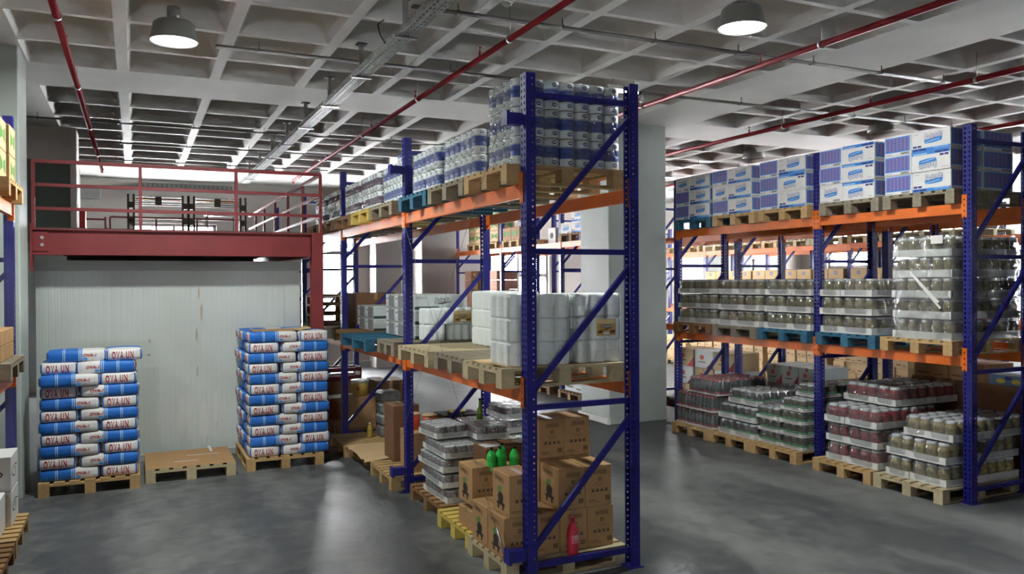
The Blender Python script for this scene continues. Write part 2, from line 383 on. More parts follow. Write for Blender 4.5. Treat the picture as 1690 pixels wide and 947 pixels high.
struct('trim_1', MB().box(5.42, 6.2, 19.75, YF + .01, 0, CEIL, PLASTER))      # shallow wall pier beside the tall window
struct('trim_2', MB().cbox(6.33, 6.379, 10.32, 11.23, 0, .10, CONC, .006))
# ------------------------------------------------------------------ cold room of sandwich panels, and its kerb
cw = struct('wall_cold_room', MB().box(-1.04, 1.93, 10.76, 10.8, 0, 2.36, PANEL).box(1.9, 1.93, 10.76, 15.5, 0, 2.36, PANEL).box(-1.04, 1.93, 10.76, 15.5, 2.36, 2.4, PANELTRIM))
def rib_panel(w, h):
    mb = MB(); n = max(2, int(w / .06)); pts = []
    for k in range(n):
        a = w * k / n; b = w * (k + 1) / n
        pts += [(a, 0), (a + (b - a) * .8, 0), (a + (b - a) * .84, .0015), (a + (b - a) * .96, .0015)]
    pts.append((w, 0)); pts[0] = (.004, .006); pts[-1] = (w - .004, .006)
    for (a, d), (b, e) in zip(pts, pts[1:]): mb.add([(a, d, 0), (b, e, 0), (b, e, h), (a, d, h)], [(0, 1, 2, 3)], PANEL)
    return mb
xp = [-1.04, -.28, .62, 1.52, 1.74, 1.93]
for a, b in zip(xp, xp[1:]): obj('panel', rib_panel(b - a, 2.33), cw, (a, 10.752, .02))
struct('wall_gap_shade_backing', MB().box(-1.04, 1.93, 15.4, 15.5, 2.4, 2.46, PANELTRIM).box(-1.03, 1.95, 15.38, 15.4, 2.4, 2.735, DARKSTEEL))  # backing added to block window light; dark so the gap reads as shade
obj('top_flashing', MB().box(-1.04, 1.935, 10.73, 10.765, 2.29, 2.41, PANELTRIM), cw)
obj('floor_track', MB().box(-1.04, 1.935, 10.73, 10.76, 0, .07, PANELTRIM), cw)
obj('corner_flashing', MB().box(1.74, 1.936, 10.742, 10.752, .07, 2.29, PANEL), cw)
def stain(name, x, z, w, h, m, seed):
    r = random.Random(seed); n = 14
    pts = [(x + w * math.cos(2 * PI * k / n) * r.uniform(.6, 1.1), 10.746 - .0008, z + h * math.sin(2 * PI * k / n) * r.uniform(.6, 1.1)) for k in range(n)]
    obj(name, MB().add(pts, [tuple(range(n))], m), cw)
RUST = mat('rust_drip', (182, 178, 156), .6); SCUFF = mat('panel_scuff', (212, 216, 210), .5)
for i, (x, z, w, h) in enumerate([(.71, 2.02, .012, .09), (.74, 1.78, .02, .13), (.68, 1.5, .015, .1), (.69, 1.05, .01, .08), (.15, 1.45, .02, .02), (.14, 1.28, .02, .012)]): stain('rust_drip', x, z, w, h, RUST, i)
for i, (x, z, w, h) in enumerate([(.5, .5, .05, .32), (.76, .42, .06, .3), (.9, .6, .03, .3)]): stain('scuff_mark', x, z, w, h, SCUFF, 40 + i)
# ------------------------------------------------------------------ mezzanine
mz = thing('mezzanine', 'dark red steel mezzanine with guard rail above the white cold room', 'mezzanine', (0, 10.3, 0))
def mpart(name, mb, par=mz): return obj(name, mb, par, (0, -10.3, 0)) if par is mz else obj(name, mb, par)
BX0, BX1 = -1.03, 2.14
mpart('edge_beam', MB().box(BX0, 2.0, 10.32, 10.335, 2.47, 2.74, REDOX).box(BX0, 2.0, 10.27, 10.385, 2.735, 2.75, REDOX).box(BX0, 2.0, 10.27, 10.385, 2.46, 2.475, REDOX))
mpart('wall_plate', MB().box(BX0 - .005, BX0 + .012, 10.2, 10.42, 2.28, 2.8, REDOX))
pl = mpart('end_plate', MB().box(BX0, BX0 + .16, 10.306, 10.32, 2.5, 2.72, REDOX))
for z in (2.57, 2.65): obj('bolt', MB().lathe([(.02, 0), (.02, .012)], STEEL, 6).mesh('bolt'), pl, (BX0 + .1, 10.306, z)).rotation_euler = (PI / 2, 0, 0)
po = mpart('post', MB().box(2.0, 2.14, 10.26, 10.275, 0, 2.76, REDOX).box(2.0, 2.14, 10.385, 10.4, 0, 2.76, REDOX).box(2.062, 2.078, 10.27, 10.39, 0, 2.76, REDOX))
obj('base_plate', MB().box(1.95, 2.19, 10.21, 10.45, 0, .015, REDOX), po)
mpart('post', MB().box(2.0, 2.14, 17.26, 17.4, 0, 2.74, REDOX))
mpart('side_beam', MB().box(2.06, 2.075, 10.4, 17.4, 2.47, 2.74, REDOX).box(2.0, 2.135, 10.4, 17.4, 2.735, 2.75, REDOX).box(2.0, 2.135, 10.4, 17.4, 2.46, 2.475, REDOX))
for k in range(6): mpart('joist', MB().box(BX0, 2.06, 11.4 + k * 1.1, 11.46 + k * 1.1, 2.58, 2.735, REDOX))
mpart('deck', MB().box(BX0, 2.1, 10.34, 17.4, 2.751, 2.765, mat('deck_plate', (70, 62, 58), .7)))
def rail_run(name, pts_posts, a, b, zs):
    r = mpart(name, MB().bar((a[0], a[1], zs[-1]), (b[0], b[1], zs[-1]), .035, .04, REDOX))
    for z in zs[:-1]: obj('mid_rail', MB().bar((a[0], a[1], z), (b[0], b[1], z), .03, .035, REDOX), r)
    for x, y in pts_posts: obj('rail_post', MB().bar((x, y, 2.75), (x, y, zs[-1]), .036, .036, REDOX), r)
rail_run('front_guard_rail', [(-1.01, 10.3), (.06, 10.3), (1.11, 10.3), (2.12, 10.3)], (-1.02, 10.3), (2.13, 10.3), (2.97, 3.23, 3.49))
rail_run('side_guard_rail', [(2.12, y) for y in (11.48, 12.7, 13.94, 15.19, 16.32)], (2.12, 10.32), (2.12, 17.3), (2.97, 3.23, 3.49))
# stair enclosure and things standing on the deck or fixed to the far wall
struct('wall_stair_enclosure', MB().box(-2.2, -.88, 14, 14.12, 2.766, 4.0, mat('grey_board_wall', (112, 118, 112), .8, noise=.05, nscale=2)).box(-.88, -.8, 13.98, 14.6, 2.766, CEIL, PLASTER).box(-2.2, -.8, 14, 14.12, 4.0, CEIL, PLASTER))
def steel_frame(label, x0, x1, y, z0=2.766, top=3.63):
    t = thing('steel_frame', label, 'frame', ((x0 + x1) / 2, y, z0)); w = (x1 - x0) / 2; h = top - z0
    for s in (-1, 1):
        mb = MB()
        for d in (0, .085): mb.box(s * (w - d) - .016, s * (w - d) + .016, -.03, .03, 0, h, DARKSTEEL)
        p = obj('double_post', mb, t)
        for zz in (.12, .42, h - .18): obj('spacer_block', MB().box(s * (w - .042) - .058, s * (w - .042) + .058, -.034, .034, zz - .05, zz + .05, DARKSTEEL), p)
    for i in range(5): obj('cross_bar', MB().box(-w + .1, w - .1, -.03, .03, h - .04 - i * .035, h - .03 - i * .035, DARKSTEEL), t)
    obj('orange_strap', MB().box(-w + .12, w - .12, -.02, .02, h - .09, h - .075, ORANGE), t)
    obj('clamp_block', MB().box(-.05, .05, -.05, .05, h - .17, h - .03, DARKSTEEL), t)
steel_frame('dark brown steel frame with bundled top bars, left one on the mezzanine deck', -.1, .83, 15)
steel_frame('dark brown steel frame with bundled top bars, right one on the mezzanine deck', .84, 1.77, 15)
t = thing('hose_cabinet', 'red fire hose cabinet on the mezzanine beside the stair enclosure', 'fire cabinet', (-.9, 16.5, 3.0))
obj('cabinet_body', MB().cbox(-.1, .1, -.15, .15, 0, .48, mat('fire_red', (176, 22, 30), .4), .01), t); obj('cabinet_door', MB().box(-.09, .09, -.162, -.151, .02, .46, mat('fire_red', (176, 22, 30), .4)), t)
obj('cabinet_stand', MB().box(-.03, .03, -.03, .03, -.235, 0, DARKSTEEL), t)
t = thing('air_unit', 'pale grey air unit on the far wall above the mezzanine', 'air conditioner', (-.9, YF, 4.02))
obj('unit_casing', MB().cbox(-.2, .22, -.35, -.002, 0, .28, mat('pale_grey_casing', (170, 172, 168), .5), .01), t); obj('side_grille', MB().box(-.206, -.2, -.3, -.06, .04, .24, RUBBER), t)
t = thing('stair_railing', 'dark red stair railing at the back of the mezzanine deck', 'railing', (0, 17, 2.766))
for x in (-.95, -.5, -.42, .37, 1.1, 1.9): obj('rail_post', MB().bar((x, 0, -.0), (x, 0, .62), .035, .035, REDOX), t)
for a, b, z in ((-.95, -.5, .57), (-.95, -.5, .38), (-.42, 1.9, .62), (-.42, 1.9, .36)): obj('rail', MB().bar((a, 0, z), (b, 0, z), .03, .035, REDOX), t)
obj('stair_rail', MB().bar((-.5, 0, .42), (-.38, 0, .3), .03, .035, REDOX), t)
t = thing('side_table', 'white topped side table standing on the mezzanine deck', 'table', (1.32, 14.6, 2.766))
obj('table_top', MB().cbox(-.25, .25, -.18, .18, .5, .53, WHITEPL, .006), t)
for x in (-.23, .23):
    for y in (-.15, .15): obj('leg', MB().bar((x, y, 0), (x * .95, y, .5), .015, .015, DARKSTEEL), t)
# ------------------------------------------------------------------ services under the ceiling
def perforated(mb, w, L, m, cols, pitch, hole_w, hole_h, put):
    """strip w wide, L long with real holes in columns; put(u, v) gives the 3D point"""
    edges = [0]
    for c in cols: edges += [c - hole_w / 2, c + hole_w / 2]
    edges.append(w); n = int(L / pitch)
    for k in range(n):
        v0 = k * pitch; v1 = v0 + hole_h; v2 = v0 + pitch if k < n - 1 else L
        for i in range(0, len(edges) - 1, 2): mb.add([put(edges[i], v0), put(edges[i + 1], v0), put(edges[i + 1], v1), put(edges[i], v1)], [(0, 1, 2, 3)], m)
        mb.add([put(0, v1), put(w, v1), put(w, v2), put(0, v2)], [(0, 1, 2, 3)], m)
    return mb
def sprinkler_line(label, x, y0, y1, z, heads, hangs, r=.028, end=False):
    t = thing('sprinkler_pipe', label, 'pipe', (x, y0, z), group='red sprinkler pipes under the ceiling')
    obj('pipe', MB().tube([(0, 0, 0), (0, y1 - y0, 0)] + ([(0, y1 - y0, -.06)] if end else []), r, REDPIPE, 10), t)
    for y in heads: h = obj('sprinkler_head', MB().lathe([(.012, 0), (.012, .05), (.005, .055), (.005, .085), (.022, .09), (.022, .095)], REDPIPE, 8), t, (0, y - y0, r * .6))
    for y in hangs: obj('hanger', MB().tube([(0, 0, r), (0, 0, CEIL - z + .1)], .005, STEEL, 5).tube([(0, -.015, 0), (0, .015, 0)], r * 1.3, STEEL, 10), t, (0, y - y0, 0))
rng = lambda a, b, s: [a + s * k for k in range(int((b - a) / s) + 1)]
sprinkler_line('red sprinkler pipe running along the ceiling left of the tall blue rack', 3.05, 2.0, 17.6, 4.3, rng(5.3, 17, 2.0), rng(6.6, 17, 2.6), end=True)
sprinkler_line('thick red sprinkler pipe high over the bagged flour at far left', -.56, 3.0, 17.3, 4.3, rng(6.2, 17, 2.3), rng(4.9, 17, 2.6), .03, True)
sprinkler_line('red sprinkler pipe running just right of the lit round lamp', 5.74, 1.5, 10.1, 4.3, rng(4.2, 9, 2.2), rng(5.6, 9, 2.9), .03)
sprinkler_line('red sprinkler pipe passing over the stacked blue and white cartons', 8.3, 2.0, 19.8, 4.3, rng(5.1, 18, 2.2), rng(5.9, 18, 2.9), .03)
sprinkler_line('short visible red sprinkler pipe at the right edge above the right rack', 11.15, 3.0, 19.8, 4.3, rng(6.1, 18, 2.2), rng(7, 18, 2.9), .03)
def conduit(label, y, x0, x1, n=2):
    t = thing('conduit', label, 'conduit', (x0, y, 4.42), group='grey cable conduits under the ceiling')
    for k in range(n): obj('conduit_tube', MB().tube([(0, k * .035, 0), (x1 - x0, k * .035, 0)], .013, CONDUIT, 6), t)
    for x in rng(.4, x1 - x0, 1.0): obj('clip', MB().box(x - .012, x + .012, -.016, .03 if n == 1 else .052, -.016, .016, CONDUIT).box(x - .004, x + .004, -.004, .004, .016, CEIL - 4.42, CONDUIT), t)
conduit('pair of grey conduits crossing from the left round lamp to the right', 8.3, .72, 11.2)
conduit('pair of grey conduits nearest the camera, by the right round lamp', 6.45, 2.1, 9.2)
conduit('grey conduit over the mezzanine front, nearest of the three', 12.85, -1.6, 4.9, 1)
conduit('grey conduit over the mezzanine, middle of the three', 14.67, -1.6, 4.2, 1)
conduit('grey conduit over the mezzanine, farthest of the three', 16.7, -1.7, 3.6, 1)
conduit('single grey conduit in the bay behind the big column', 12.9, 7.6, 14.4, 1)
t = thing('cable_tray', 'perforated galvanised cable tray running back to the mezzanine', 'cable tray', (1.98, 3.0, 4.17))
L = 14.4; mb = MB()
perforated(mb, .14, L, GALV, [.025, .055, .085, .115], .08, .012, .045, lambda u, v: (u, v, 0))
perforated(mb, .06, L, GALV, [.02, .042], .08, .01, .045, lambda u, v: (0, v, u)); perforated(mb, .06, L, GALV, [.02, .042], .08, .01, .045, lambda u, v: (.14, v, .06 - u))
obj('tray', mb, t)
obj('cable', MB().tube([(.05 + .015 * math.sin(k * 1.3), k * .6, .02) for k in range(24)], .012, RUBBER, 6), t)
for y in rng(.6, L, 1.45): obj('tray_hanger', MB().box(-.03, .17, y - .02, y + .02, -.012, 0, STEEL).box(.05, .09, y - .02, y + .02, 0, CEIL - 4.17, STEEL).box(.02, .12, y - .05, y + .05, CEIL - 4.18, CEIL - 4.17, RUBBER), t)
for x, y in ((1.98, 6.85), (1.98, 12.7)): obj('cable_loop', MB().tube([(0, y - 3, .03), (-.05, y - 3, .1), (-.06, y - 2.97, .2), (0, y - 2.95, .25)], .006, RUBBER, 5), t)
t = thing('wall_tray', 'perforated cable tray fixed along the far wall above the mezzanine', 'cable tray', (.1, YF, 4.32))
mb = MB(); perforated(mb, .1, 2.0, GALV, [.03, .07], .1, .012, .05, lambda u, v: (v, -.14, u)); mb.box(0, 2.0, -.14, -.002, 0, .004, GALV); obj('tray', mb, t)
LENS = mat('lamp_lens_lit', (255, 255, 255), .4, emit=14.0); LENSOFF = mat('lamp_lens_unlit', (214, 214, 208), .15)
HOUS = mat('lamp_housing', (168, 172, 168), .35, metal=.5)
def bay_lamp(label, x, y, lit=True, z=4.3, r=.2):
    t = thing('high_bay_lamp', label, 'lamp', (x, y, z))
    obj('reflector', MB().lathe([(r, 0), (r * .985, .03), (r * .86, .15), (r * .74, .17), (.06, .175)], HOUS, 28, cap0=False), t)
    obj('rim', MB().lathe([(r * 1.0, -.008), (r * 1.03, 0), (r * 1.0, .01)], HOUS, 28, cap0=False, cap1=False), t)
    obj('lens', MB().lathe([(.01, .004 if lit else .06), (r * .97, .004)] if lit else [(.01, .07), (r * .6, .05), (r * .97, .004)], LENS if lit else LENSOFF, 28, cap0=False, cap1=False), t)
    obj('ballast', MB().lathe([(.055, .17), (.055, CEIL + .1 - z)], HOUS, 14), t)
    if lit: area('high_bay_lamp_light', (x, y, z - .02), r * 1.85, LAMP_W, (.96, 1, .97))
names = ['round high bay lamp lit white above the bagged flour', 'round high bay lamp lit white right of the tall blue rack', 'small lit round lamp seen beside the big column over far aisle']
for i, (x, y) in enumerate(LAMPS_LIT): bay_lamp(names[i] if i < 3 else ['added fill lamp out of frame above the left rack'][i - 3], x, y, z=4.3 if i < 2 or i > 2 else 4.4)
bay_lamp('unlit round lamp with shiny reflector, left of the two over blue cartons', *LAMPS_OFF[0], lit=False, z=4.42); bay_lamp('unlit round lamp with shiny reflector, right of the two over blue cartons', *LAMPS_OFF[1], lit=False, z=4.42)
t = thing('tube_lamp', 'lit white tube lamp behind the top of the tall blue rack', 'lamp', (5.22, 8.13, 4.36))
obj('lamp_hanger', MB().box(-.15, -.14, -.005, .005, .06, CEIL - 4.36, STEEL).box(.14, .15, -.005, .005, .06, CEIL - 4.36, STEEL), t); obj('batten', MB().box(-.22, .22, -.03, .03, .02, .06, WHITEPL), t); mb = MB().tube([(-.2, 0, 0), (.2, 0, 0)], .018, LENS, 8); obj('tube', mb, t); obj('tube_cap', MB().box(-.23, -.2, -.025, .025, -.02, .03, RUBBER).box(.2, .23, -.025, .025, -.02, .03, RUBBER), t)
t = thing('smoke_detector', 'small white smoke detector on the ceiling near the conduits', 'detector', (2.86, 6.25, CEIL)); obj('base', MB().lathe([(.05, -.02), (.055, 0)], WHITEPL, 16), t); obj('sensor_dome', MB().lathe([(.02, -.045), (.035, -.035), (.04, -.02)], WHITEPL, 16), t)
# ------------------------------------------------------------------ racks
UW, UD, UH = .09, .075, 3.6
def upright_mesh(h, s):
    def mk():
        mb = MB(); p = .045
        perforated(mb, UW, h, BLUE, [.022, .068], p, .016, .022, lambda u, v: (0, u, v))
        for y in (0, UW): perforated(mb, UD, h, BLUE, [.05], p, .012, .012, lambda u, v: (s * u, y, v))
        for y in (0, UW - .016): mb.add([(s * UD, y, 0), (s * UD, y + .016, 0), (s * UD, y + .016, h), (s * UD, y, h)], [(0, 1, 2, 3)], BLUE)
        return mb.mesh('upright')
    return cached(('upr', h, s), mk)
def beam_mesh(L):
    return cached(('beam', round(L, 3)), lambda: MB().box(0, .04, 0, L, -.1, 0, ORANGE).box(.008, .03, 0, L, -.062, -.058, ORANGE).mesh('beam'))
def conn_mesh(s, k):
    def mk():
        mb = MB(); x = -s * .006
        a, b = (-.045, .008) if k == 0 else (-.008, .045)
        perforated(mb, b - a, .22, ORANGE, [(b - a) / 2], .055, .012, .016, lambda u, v: (x, a + u, v - .14))
        e = .0 if k == 0 else 0
        mb.box(min(x, x + s * .05), max(x, x + s * .05), e - .003, e + .003, -.14, .08, ORANGE)
        return mb.mesh('connector')
    return cached(('conn', s, k), mk)
def rack(label, X0, Ys, levels, depth=.93, spacers=(), heads=True, skip_beams=(), group='blue and orange pallet racks'):
    t = thing('pallet_rack', label, 'rack', (X0, Ys[0], 0), group=group)
    oy = Ys[0]
    zs = [.125, 1.245, 2.35, 3.455]
    for Y in Ys:
        y = Y - oy
        for xx, s in ((0, 1), (depth, -1)):
            u = obj('upright', upright_mesh(UH, s), t, (xx, y, 0))
            obj('foot_plate', cached(('foot', s), lambda: MB().box(min(-.02 * s, s * .1), max(-.02 * s, s * .1), -.02, UW + .02, 0, .008, BLUE).mesh('foot_plate')), u)
        for z in zs: obj('horizontal_brace', cached(('hb', depth), lambda: MB().box(.04, depth - .04, .03, .06, -.02, .02, BLUE).mesh('horizontal_brace')), t, (0, y, z))
        for z in zs[:3]: obj('diagonal_brace', cached(('db', depth), lambda: MB().bar((.05, .045, .1), (depth - .05, .045, 1.0), .03, .04, BLUE, (0, 0, 1)).mesh('diagonal_brace')), t, (0, y, z))
        for z in (spacers if Y in Ys[:2] else ()):
            obj('guard_block', cached('gb', lambda: MB().box(-.15, -.02, .0, .075, -.04, .04, BLUE).box(-.152, -.13, -.012, .087, -.05, .05, BLUE).box(-.02, .0, .01, .02, -.03, .03, BLUE).mesh('guard_block')), t, (0, y, z))
    if len(spacers) == 2:
        d = Ys[1] - oy
        for (ya, za), (yb, zb) in (((.03, spacers[0]), (d + .03, spacers[1])), ((.03, spacers[1]), (d + .03, spacers[0]))):
            obj('bracing_cable', MB().tube([(-.168, ya, za), (-.168, yb, zb)], .0016, CONDUIT, 5), t)
            if za < 1: obj('turnbuckle', MB().tube([(-.168, ya + .02, za + .03), (-.168, ya + .07, za + .1), (-.168, ya + .13, za + .17)], .009, STEEL, 8), t)
    for i in range(len(Ys) - 1):
        a, b = Ys[i] + UW - oy, Ys[i + 1] - oy
        for z in levels:
            if (i, z) in skip_beams: continue
            for xx, s in ((.004, 1), (depth - .044, -1)):
                bm = obj('beam', beam_mesh(b - a), t, (xx, a, z))
                ex = -xx if s == 1 else depth - xx
                obj('connector', conn_mesh(s, 0), bm, (ex, 0, 0)); obj('connector', conn_mesh(s, 1), bm, (ex, b - a, 0))
    return t
ML1, ML2 = 1.38, 2.83
RL1, RL2 = 1.40, 2.86
MX, RX = 2.48, 7.16
rack('tall blue and orange pallet rack in the middle holding paper rolls', MX, [5.11, 7.92, 10.72, 13.52, 16.32], (ML1, ML2), spacers=(.22, 3.27))
rack('blue and orange pallet rack at right holding jars and blue cartons', RX, [5.14, 7.02, 9.72], (RL1, RL2))
rack('rear half of the right pallet rack, standing back to back with it', 8.27, [5.14, 7.02, 9.72, 12.42], (RL1, RL2))
rack('blue and orange pallet rack beyond the big column by the far wall', RX, [11.4, 13.3, 16.0, 18.7], (RL1, RL2))
rack('rear pallet rack beyond the big column, back to back with front one', 8.27, [13.0, 15.7, 18.4], (RL1, RL2))
rack('distant pallet rack across the far aisle, seen through the right rack', 13.0, [8.2, 10.07, 11.93, 13.79, 16.49, 19.19], (RL1, RL2))
rack('most distant pallet rack behind the far aisle rack', 14.15, [8.2, 10.07, 11.93, 13.79, 16.49], (RL1, RL2))
rack('pallet rack at the left edge of the photo with its end upright', -.96 - .93, [2.8, 5.5, 8.25], (ML1, ML2))
# ------------------------------------------------------------------ pallets
def pallet(x, y, z, wood='natural', wy=.84, dx=1.06, label='', rz=0., sheet=None):
    """front left corner at (x, y): depth dx along local x, width wy along local y"""
    M = PALLET[wood]; t = thing('pallet', label, 'pallet', (x, y, z), rz, 'wooden pallets')
    def bd(w): return cached(('bd', wood, dx, w), lambda: MB().box(0, dx, 0, w, 0, .02, M).mesh('top_board'))
    n = 7; w = wy / (n + .42 * (n - 1)); g = (wy - n * w) / (n - 1)
    for k in range(n): obj('top_board', bd(round(w, 4)), t, (0, k * (w + g), .122))
    for xx in (0, dx / 2 - .05, dx - .1): obj('stringer_board', cached(('sb', wood, wy), lambda: MB().box(0, .1, 0, wy, 0, .02, M).mesh('stringer_board')), t, (xx, 0, .102))
    for yy in (0, wy / 2 - .05, wy - .1):
        for xx in (0, dx / 2 - .05, dx - .1): obj('block', cached(('bk', wood), lambda: MB().box(0, .1, 0, .1, 0, .082, M).mesh('block')), t, (xx, yy, .02))
        obj('skid_board', cached(('sk', wood, dx), lambda: MB().box(0, dx, 0, .1, 0, .02, M).mesh('skid_board')), t, (0, yy, 0))
    return t
PH = .142
# ------------------------------------------------------------------ bags of flour
BL_, BW_, BH_ = .56, .36, .126
def bag_xyz(a, b, c, rr):
    s = (abs(a) ** 14 + abs(b) ** 14 + abs(c) ** 14) ** (-1 / 14); a, b, c = a * s, b * s, c * s
    wob = .012 * math.sin(5 * a + rr) * math.cos(4 * b + rr * 2)
    return (BL_ / 2 * a * (.965 + .035 * (1 - b * b) * (1 - c * c)), BW_ / 2 * b * (.95 + .05 * (1 - a ** 4) * (1 - c * c) + wob), BH_ / 2 * c * (.86 + .14 * (1 - a ** 4) * (1 - b ** 4) + wob * 2))
def bag_mat():
    m = bpy.data.materials.new('printed_flour_bag'); m.use_nodes = True; nt = m.node_tree; b = nt.nodes['Principled BSDF']; b.inputs['Roughness'].default_value = .5
    tc = nt.nodes.new('ShaderNodeTexCoord'); sp = nt.nodes.new('ShaderNodeSeparateXYZ'); mr = nt.nodes.new('ShaderNodeMapRange')
    mr.inputs['From Min'].default_value = -BL_ / 2; mr.inputs['From Max'].default_value = BL_ / 2
    cr = nt.nodes.new('ShaderNodeValToRGB'); cr.color_ramp.interpolation = 'CONSTANT'
    bl, wh, lb = srgb(32, 112, 204), srgb(228, 226, 224), srgb(170, 205, 236)
    stops = [(0, bl), (.27, lb), (.285, bl), (.30, lb), (.315, bl), (.53, lb), (.545, bl), (.56, lb), (.575, bl), (.59, wh), (.9, srgb(206, 208, 212)), (.91, wh)]
    e = cr.color_ramp.elements; e[0].position, e[0].color = stops[0]; e[1].position, e[1].color = stops[1]
    for p, c in stops[2:]: x = e.new(p); x.color = c
    nt.links.new(tc.outputs['Object'], sp.inputs[0]); nt.links.new(sp.outputs[0], mr.inputs[0]); nt.links.new(mr.outputs[0], cr.inputs[0])
    nz = nt.nodes.new('ShaderNodeTexNoise'); nz.inputs['Scale'].default_value = 9; nz.inputs['Detail'].default_value = 4
    bp = nt.nodes.new('ShaderNodeBump'); bp.inputs['Strength'].default_value = .35; bp.inputs['Distance'].default_value = .03
    nt.links.new(tc.outputs['Object'], nz.inputs['Vector']); nt.links.new(nz.outputs['Fac'], bp.inputs['Height']); nt.links.new(bp.outputs[0], b.inputs['Normal'])
    nt.links.new(cr.outputs[0], b.inputs['Base Color']); return m
BAGP = bag_mat(); BAGRED = mat('bag_red_ink', (166, 28, 52), .6); BAGGREY = mat('bag_grey_ink', (120, 124, 160), .6)
def bag_mesh(v):
    def mk():
        mb = MB(); na, nb, nc = 12, 8, 5; rr = v * 2.1
        def face(fn, n1, n2, m):
            vs = [bag_xyz(*fn(-1 + 2 * i / n1, -1 + 2 * j / n2), rr) for j in range(n2 + 1) for i in range(n1 + 1)]
            mb.add(vs, [(j * (n1 + 1) + i, j * (n1 + 1) + i + 1, (j + 1) * (n1 + 1) + i + 1, (j + 1) * (n1 + 1) + i) for j in range(n2) for i in range(n1)], m, True)
        face(lambda i, j: (i, j, 1), na, nb, BAGP); face(lambda i, j: (i, -j, -1), na, nb, BAGP)
        face(lambda i, j: (i, -1, j), na, nc, BAGP); face(lambda i, j: (-i, 1, j), na, nc, BAGP)
        face(lambda i, j: (1, i, j), nb, nc, BAGW); face(lambda i, j: (-1, -i, j), nb, nc, BAGW)
        return mb.mesh('bag')
    return cached(('bag', v), mk)
def bag_letter(kind, v):
    """lettering that follows the bulging side ('side') or end ('end') of the bag"""
    def mk():
        mb = MB(); rr = v * 2.1
        def lay(txt, size, u0, v0, m, shear=0., xs=1., bold=0., gap=1.):
            vs, fs = text_geo(txt, size, shear, bold, xs, 2, gap)
            out = []
            for s in ((1, -1) if kind == 'side' else (1, -1)):
                pts = []
                for x, y in vs:
                    if kind == 'side':
                        X = u0 + x * s; c = (v0 + y) / (BH_ / 2); q = bag_xyz(X / (BL_ / 2), -s, c, rr); pts.append((X, q[1] - s * .002, v0 + y))
                    else:
                        Y = (u0 + x) * s; c = (v0 + y) / (BH_ / 2); q = bag_xyz(s, Y / (BW_ / 2), c, rr); pts.append((q[0] + s * .002, Y, v0 + y))
                mb.add(pts, fs, m)
        if kind == 'side':
            lay('OVA-1', .042, .12, .004, BAGRED, .25, 1.05, .0012)
            for s in (1, -1):
                q = bag_xyz(.18, -s, -.4, rr); mb.add([(.06, q[1] - s * .002, -.045), (.1, q[1] - s * .002, -.045), (.1, q[1] - s * .002, -.02), (.06, q[1] - s * .002, -.02)], [(0, 1, 2, 3)[::s]], AZURE)
            lay('\u25c7', .06, -.12, .0, WHITEINK) if False else None
        else:
            lay('OVA UN', .108, -.014, -.006, BAGRED, 0, .44, .003, 1.22); lay('OO', .03, .125, .036, BAGGREY, .2, .8, -.0005)
        return mb.mesh('lettering')
    return cached(('letter', kind, v), mk)
def edge_mesh(v):
    def mk():
        mb = MB(); rr = v * 2.1
        for sx in (1, -1):
            for b0, b1 in ((-1, -.9), (.9, 1)):
                vs = [tuple(p + (sx * .0015 if i == 0 else 0) for i, p in enumerate(bag_xyz(sx, b, c / 4, rr))) for c in range(-4, 5) for b in (b0, b1)]
                fs = [(k * 2, k * 2 + 1, k * 2 + 3, k * 2 + 2) if sx == 1 else (k * 2 + 2, k * 2 + 3, k * 2 + 1, k * 2) for k in range(8)]
                mb.add(vs, fs, BAGBLUE)
        return mb.mesh('blue_edging')
    return cached(('edge', v), mk)
BAGBLUE = mat('bag_blue', (32, 112, 204), .5)
def bag(label, group, x, y, z, rz):
    v = random.randrange(3); t = thing('flour_bag', label, 'bag', (x, y, z), rz, group, bag_mesh(v))
    obj('side_lettering', bag_letter('side', v), t); obj('end_lettering', bag_letter('end', v), t); obj('blue_edging', edge_mesh(v), t)
    return t
def bag_stack(which, x0, y0, z0, n, flip, special, extra):
    """x0, y0 front left corner; each tier is a two column bond seen from the front"""
    g = 'flour bags of the %s pallet stack' % which
    for k in range(n):
        z = z0 + BH_ * .945 * (k + .5); odd = (k + flip) % 2; j = lambda a=.008: random.uniform(-a, a); tn = tier(k, n) if k < 12 else 'top tier'
        sl, se = BL_ + .005, BW_ + .005
        pos = 'of the %s flour stack, %s' % (which, tn)
        if k in special: special[k](z, pos, g); continue
        jj, jr = j(.012), j(.012)
        if odd == 0:    # long bag left, end-on bag right
            bag('blue paper bag side at left ' + pos, g, x0 + sl / 2 + jj, y0 + se / 2 + j(), z, j(.02))
            bag('white red lettered bag end at right ' + pos, g, x0 + sl + se / 2 + jr, y0 + sl / 2, z, -PI / 2 + j(.02))
            if 'left' in extra:
                for q in (1, 2): bag('paper bag %s from front on the left side %s' % (('second', 'third')[q - 1], pos), g, x0 + sl / 2 + jj - .03, y0 + se * (q + .5), z, j(.02))
            if 'right' in extra and k >= n - 2: bag('paper bag behind right ' + pos, g, x0 + sl + se / 2 - .08, y0 + sl * 1.5, z, -PI / 2)
        else:
            bag('white red lettered bag end at left ' + pos, g, x0 + se / 2 + jj, y0 + sl / 2, z, -PI / 2 + j(.02))
            bag('blue paper bag side at right ' + pos, g, x0 + se + sl / 2 + jr, y0 + se / 2 + j(), z, PI + j(.02))
            if 'left' in extra: bag('paper bag behind at left side ' + pos, g, x0 + se / 2 + jj, y0 + sl * 1.5, z, PI / 2 + j(.02))
            if 'right' in extra and k >= n - 2: bag('paper bag behind right ' + pos, g, x0 + se + sl / 2 - .09, y0 + se * 1.5, z, PI)
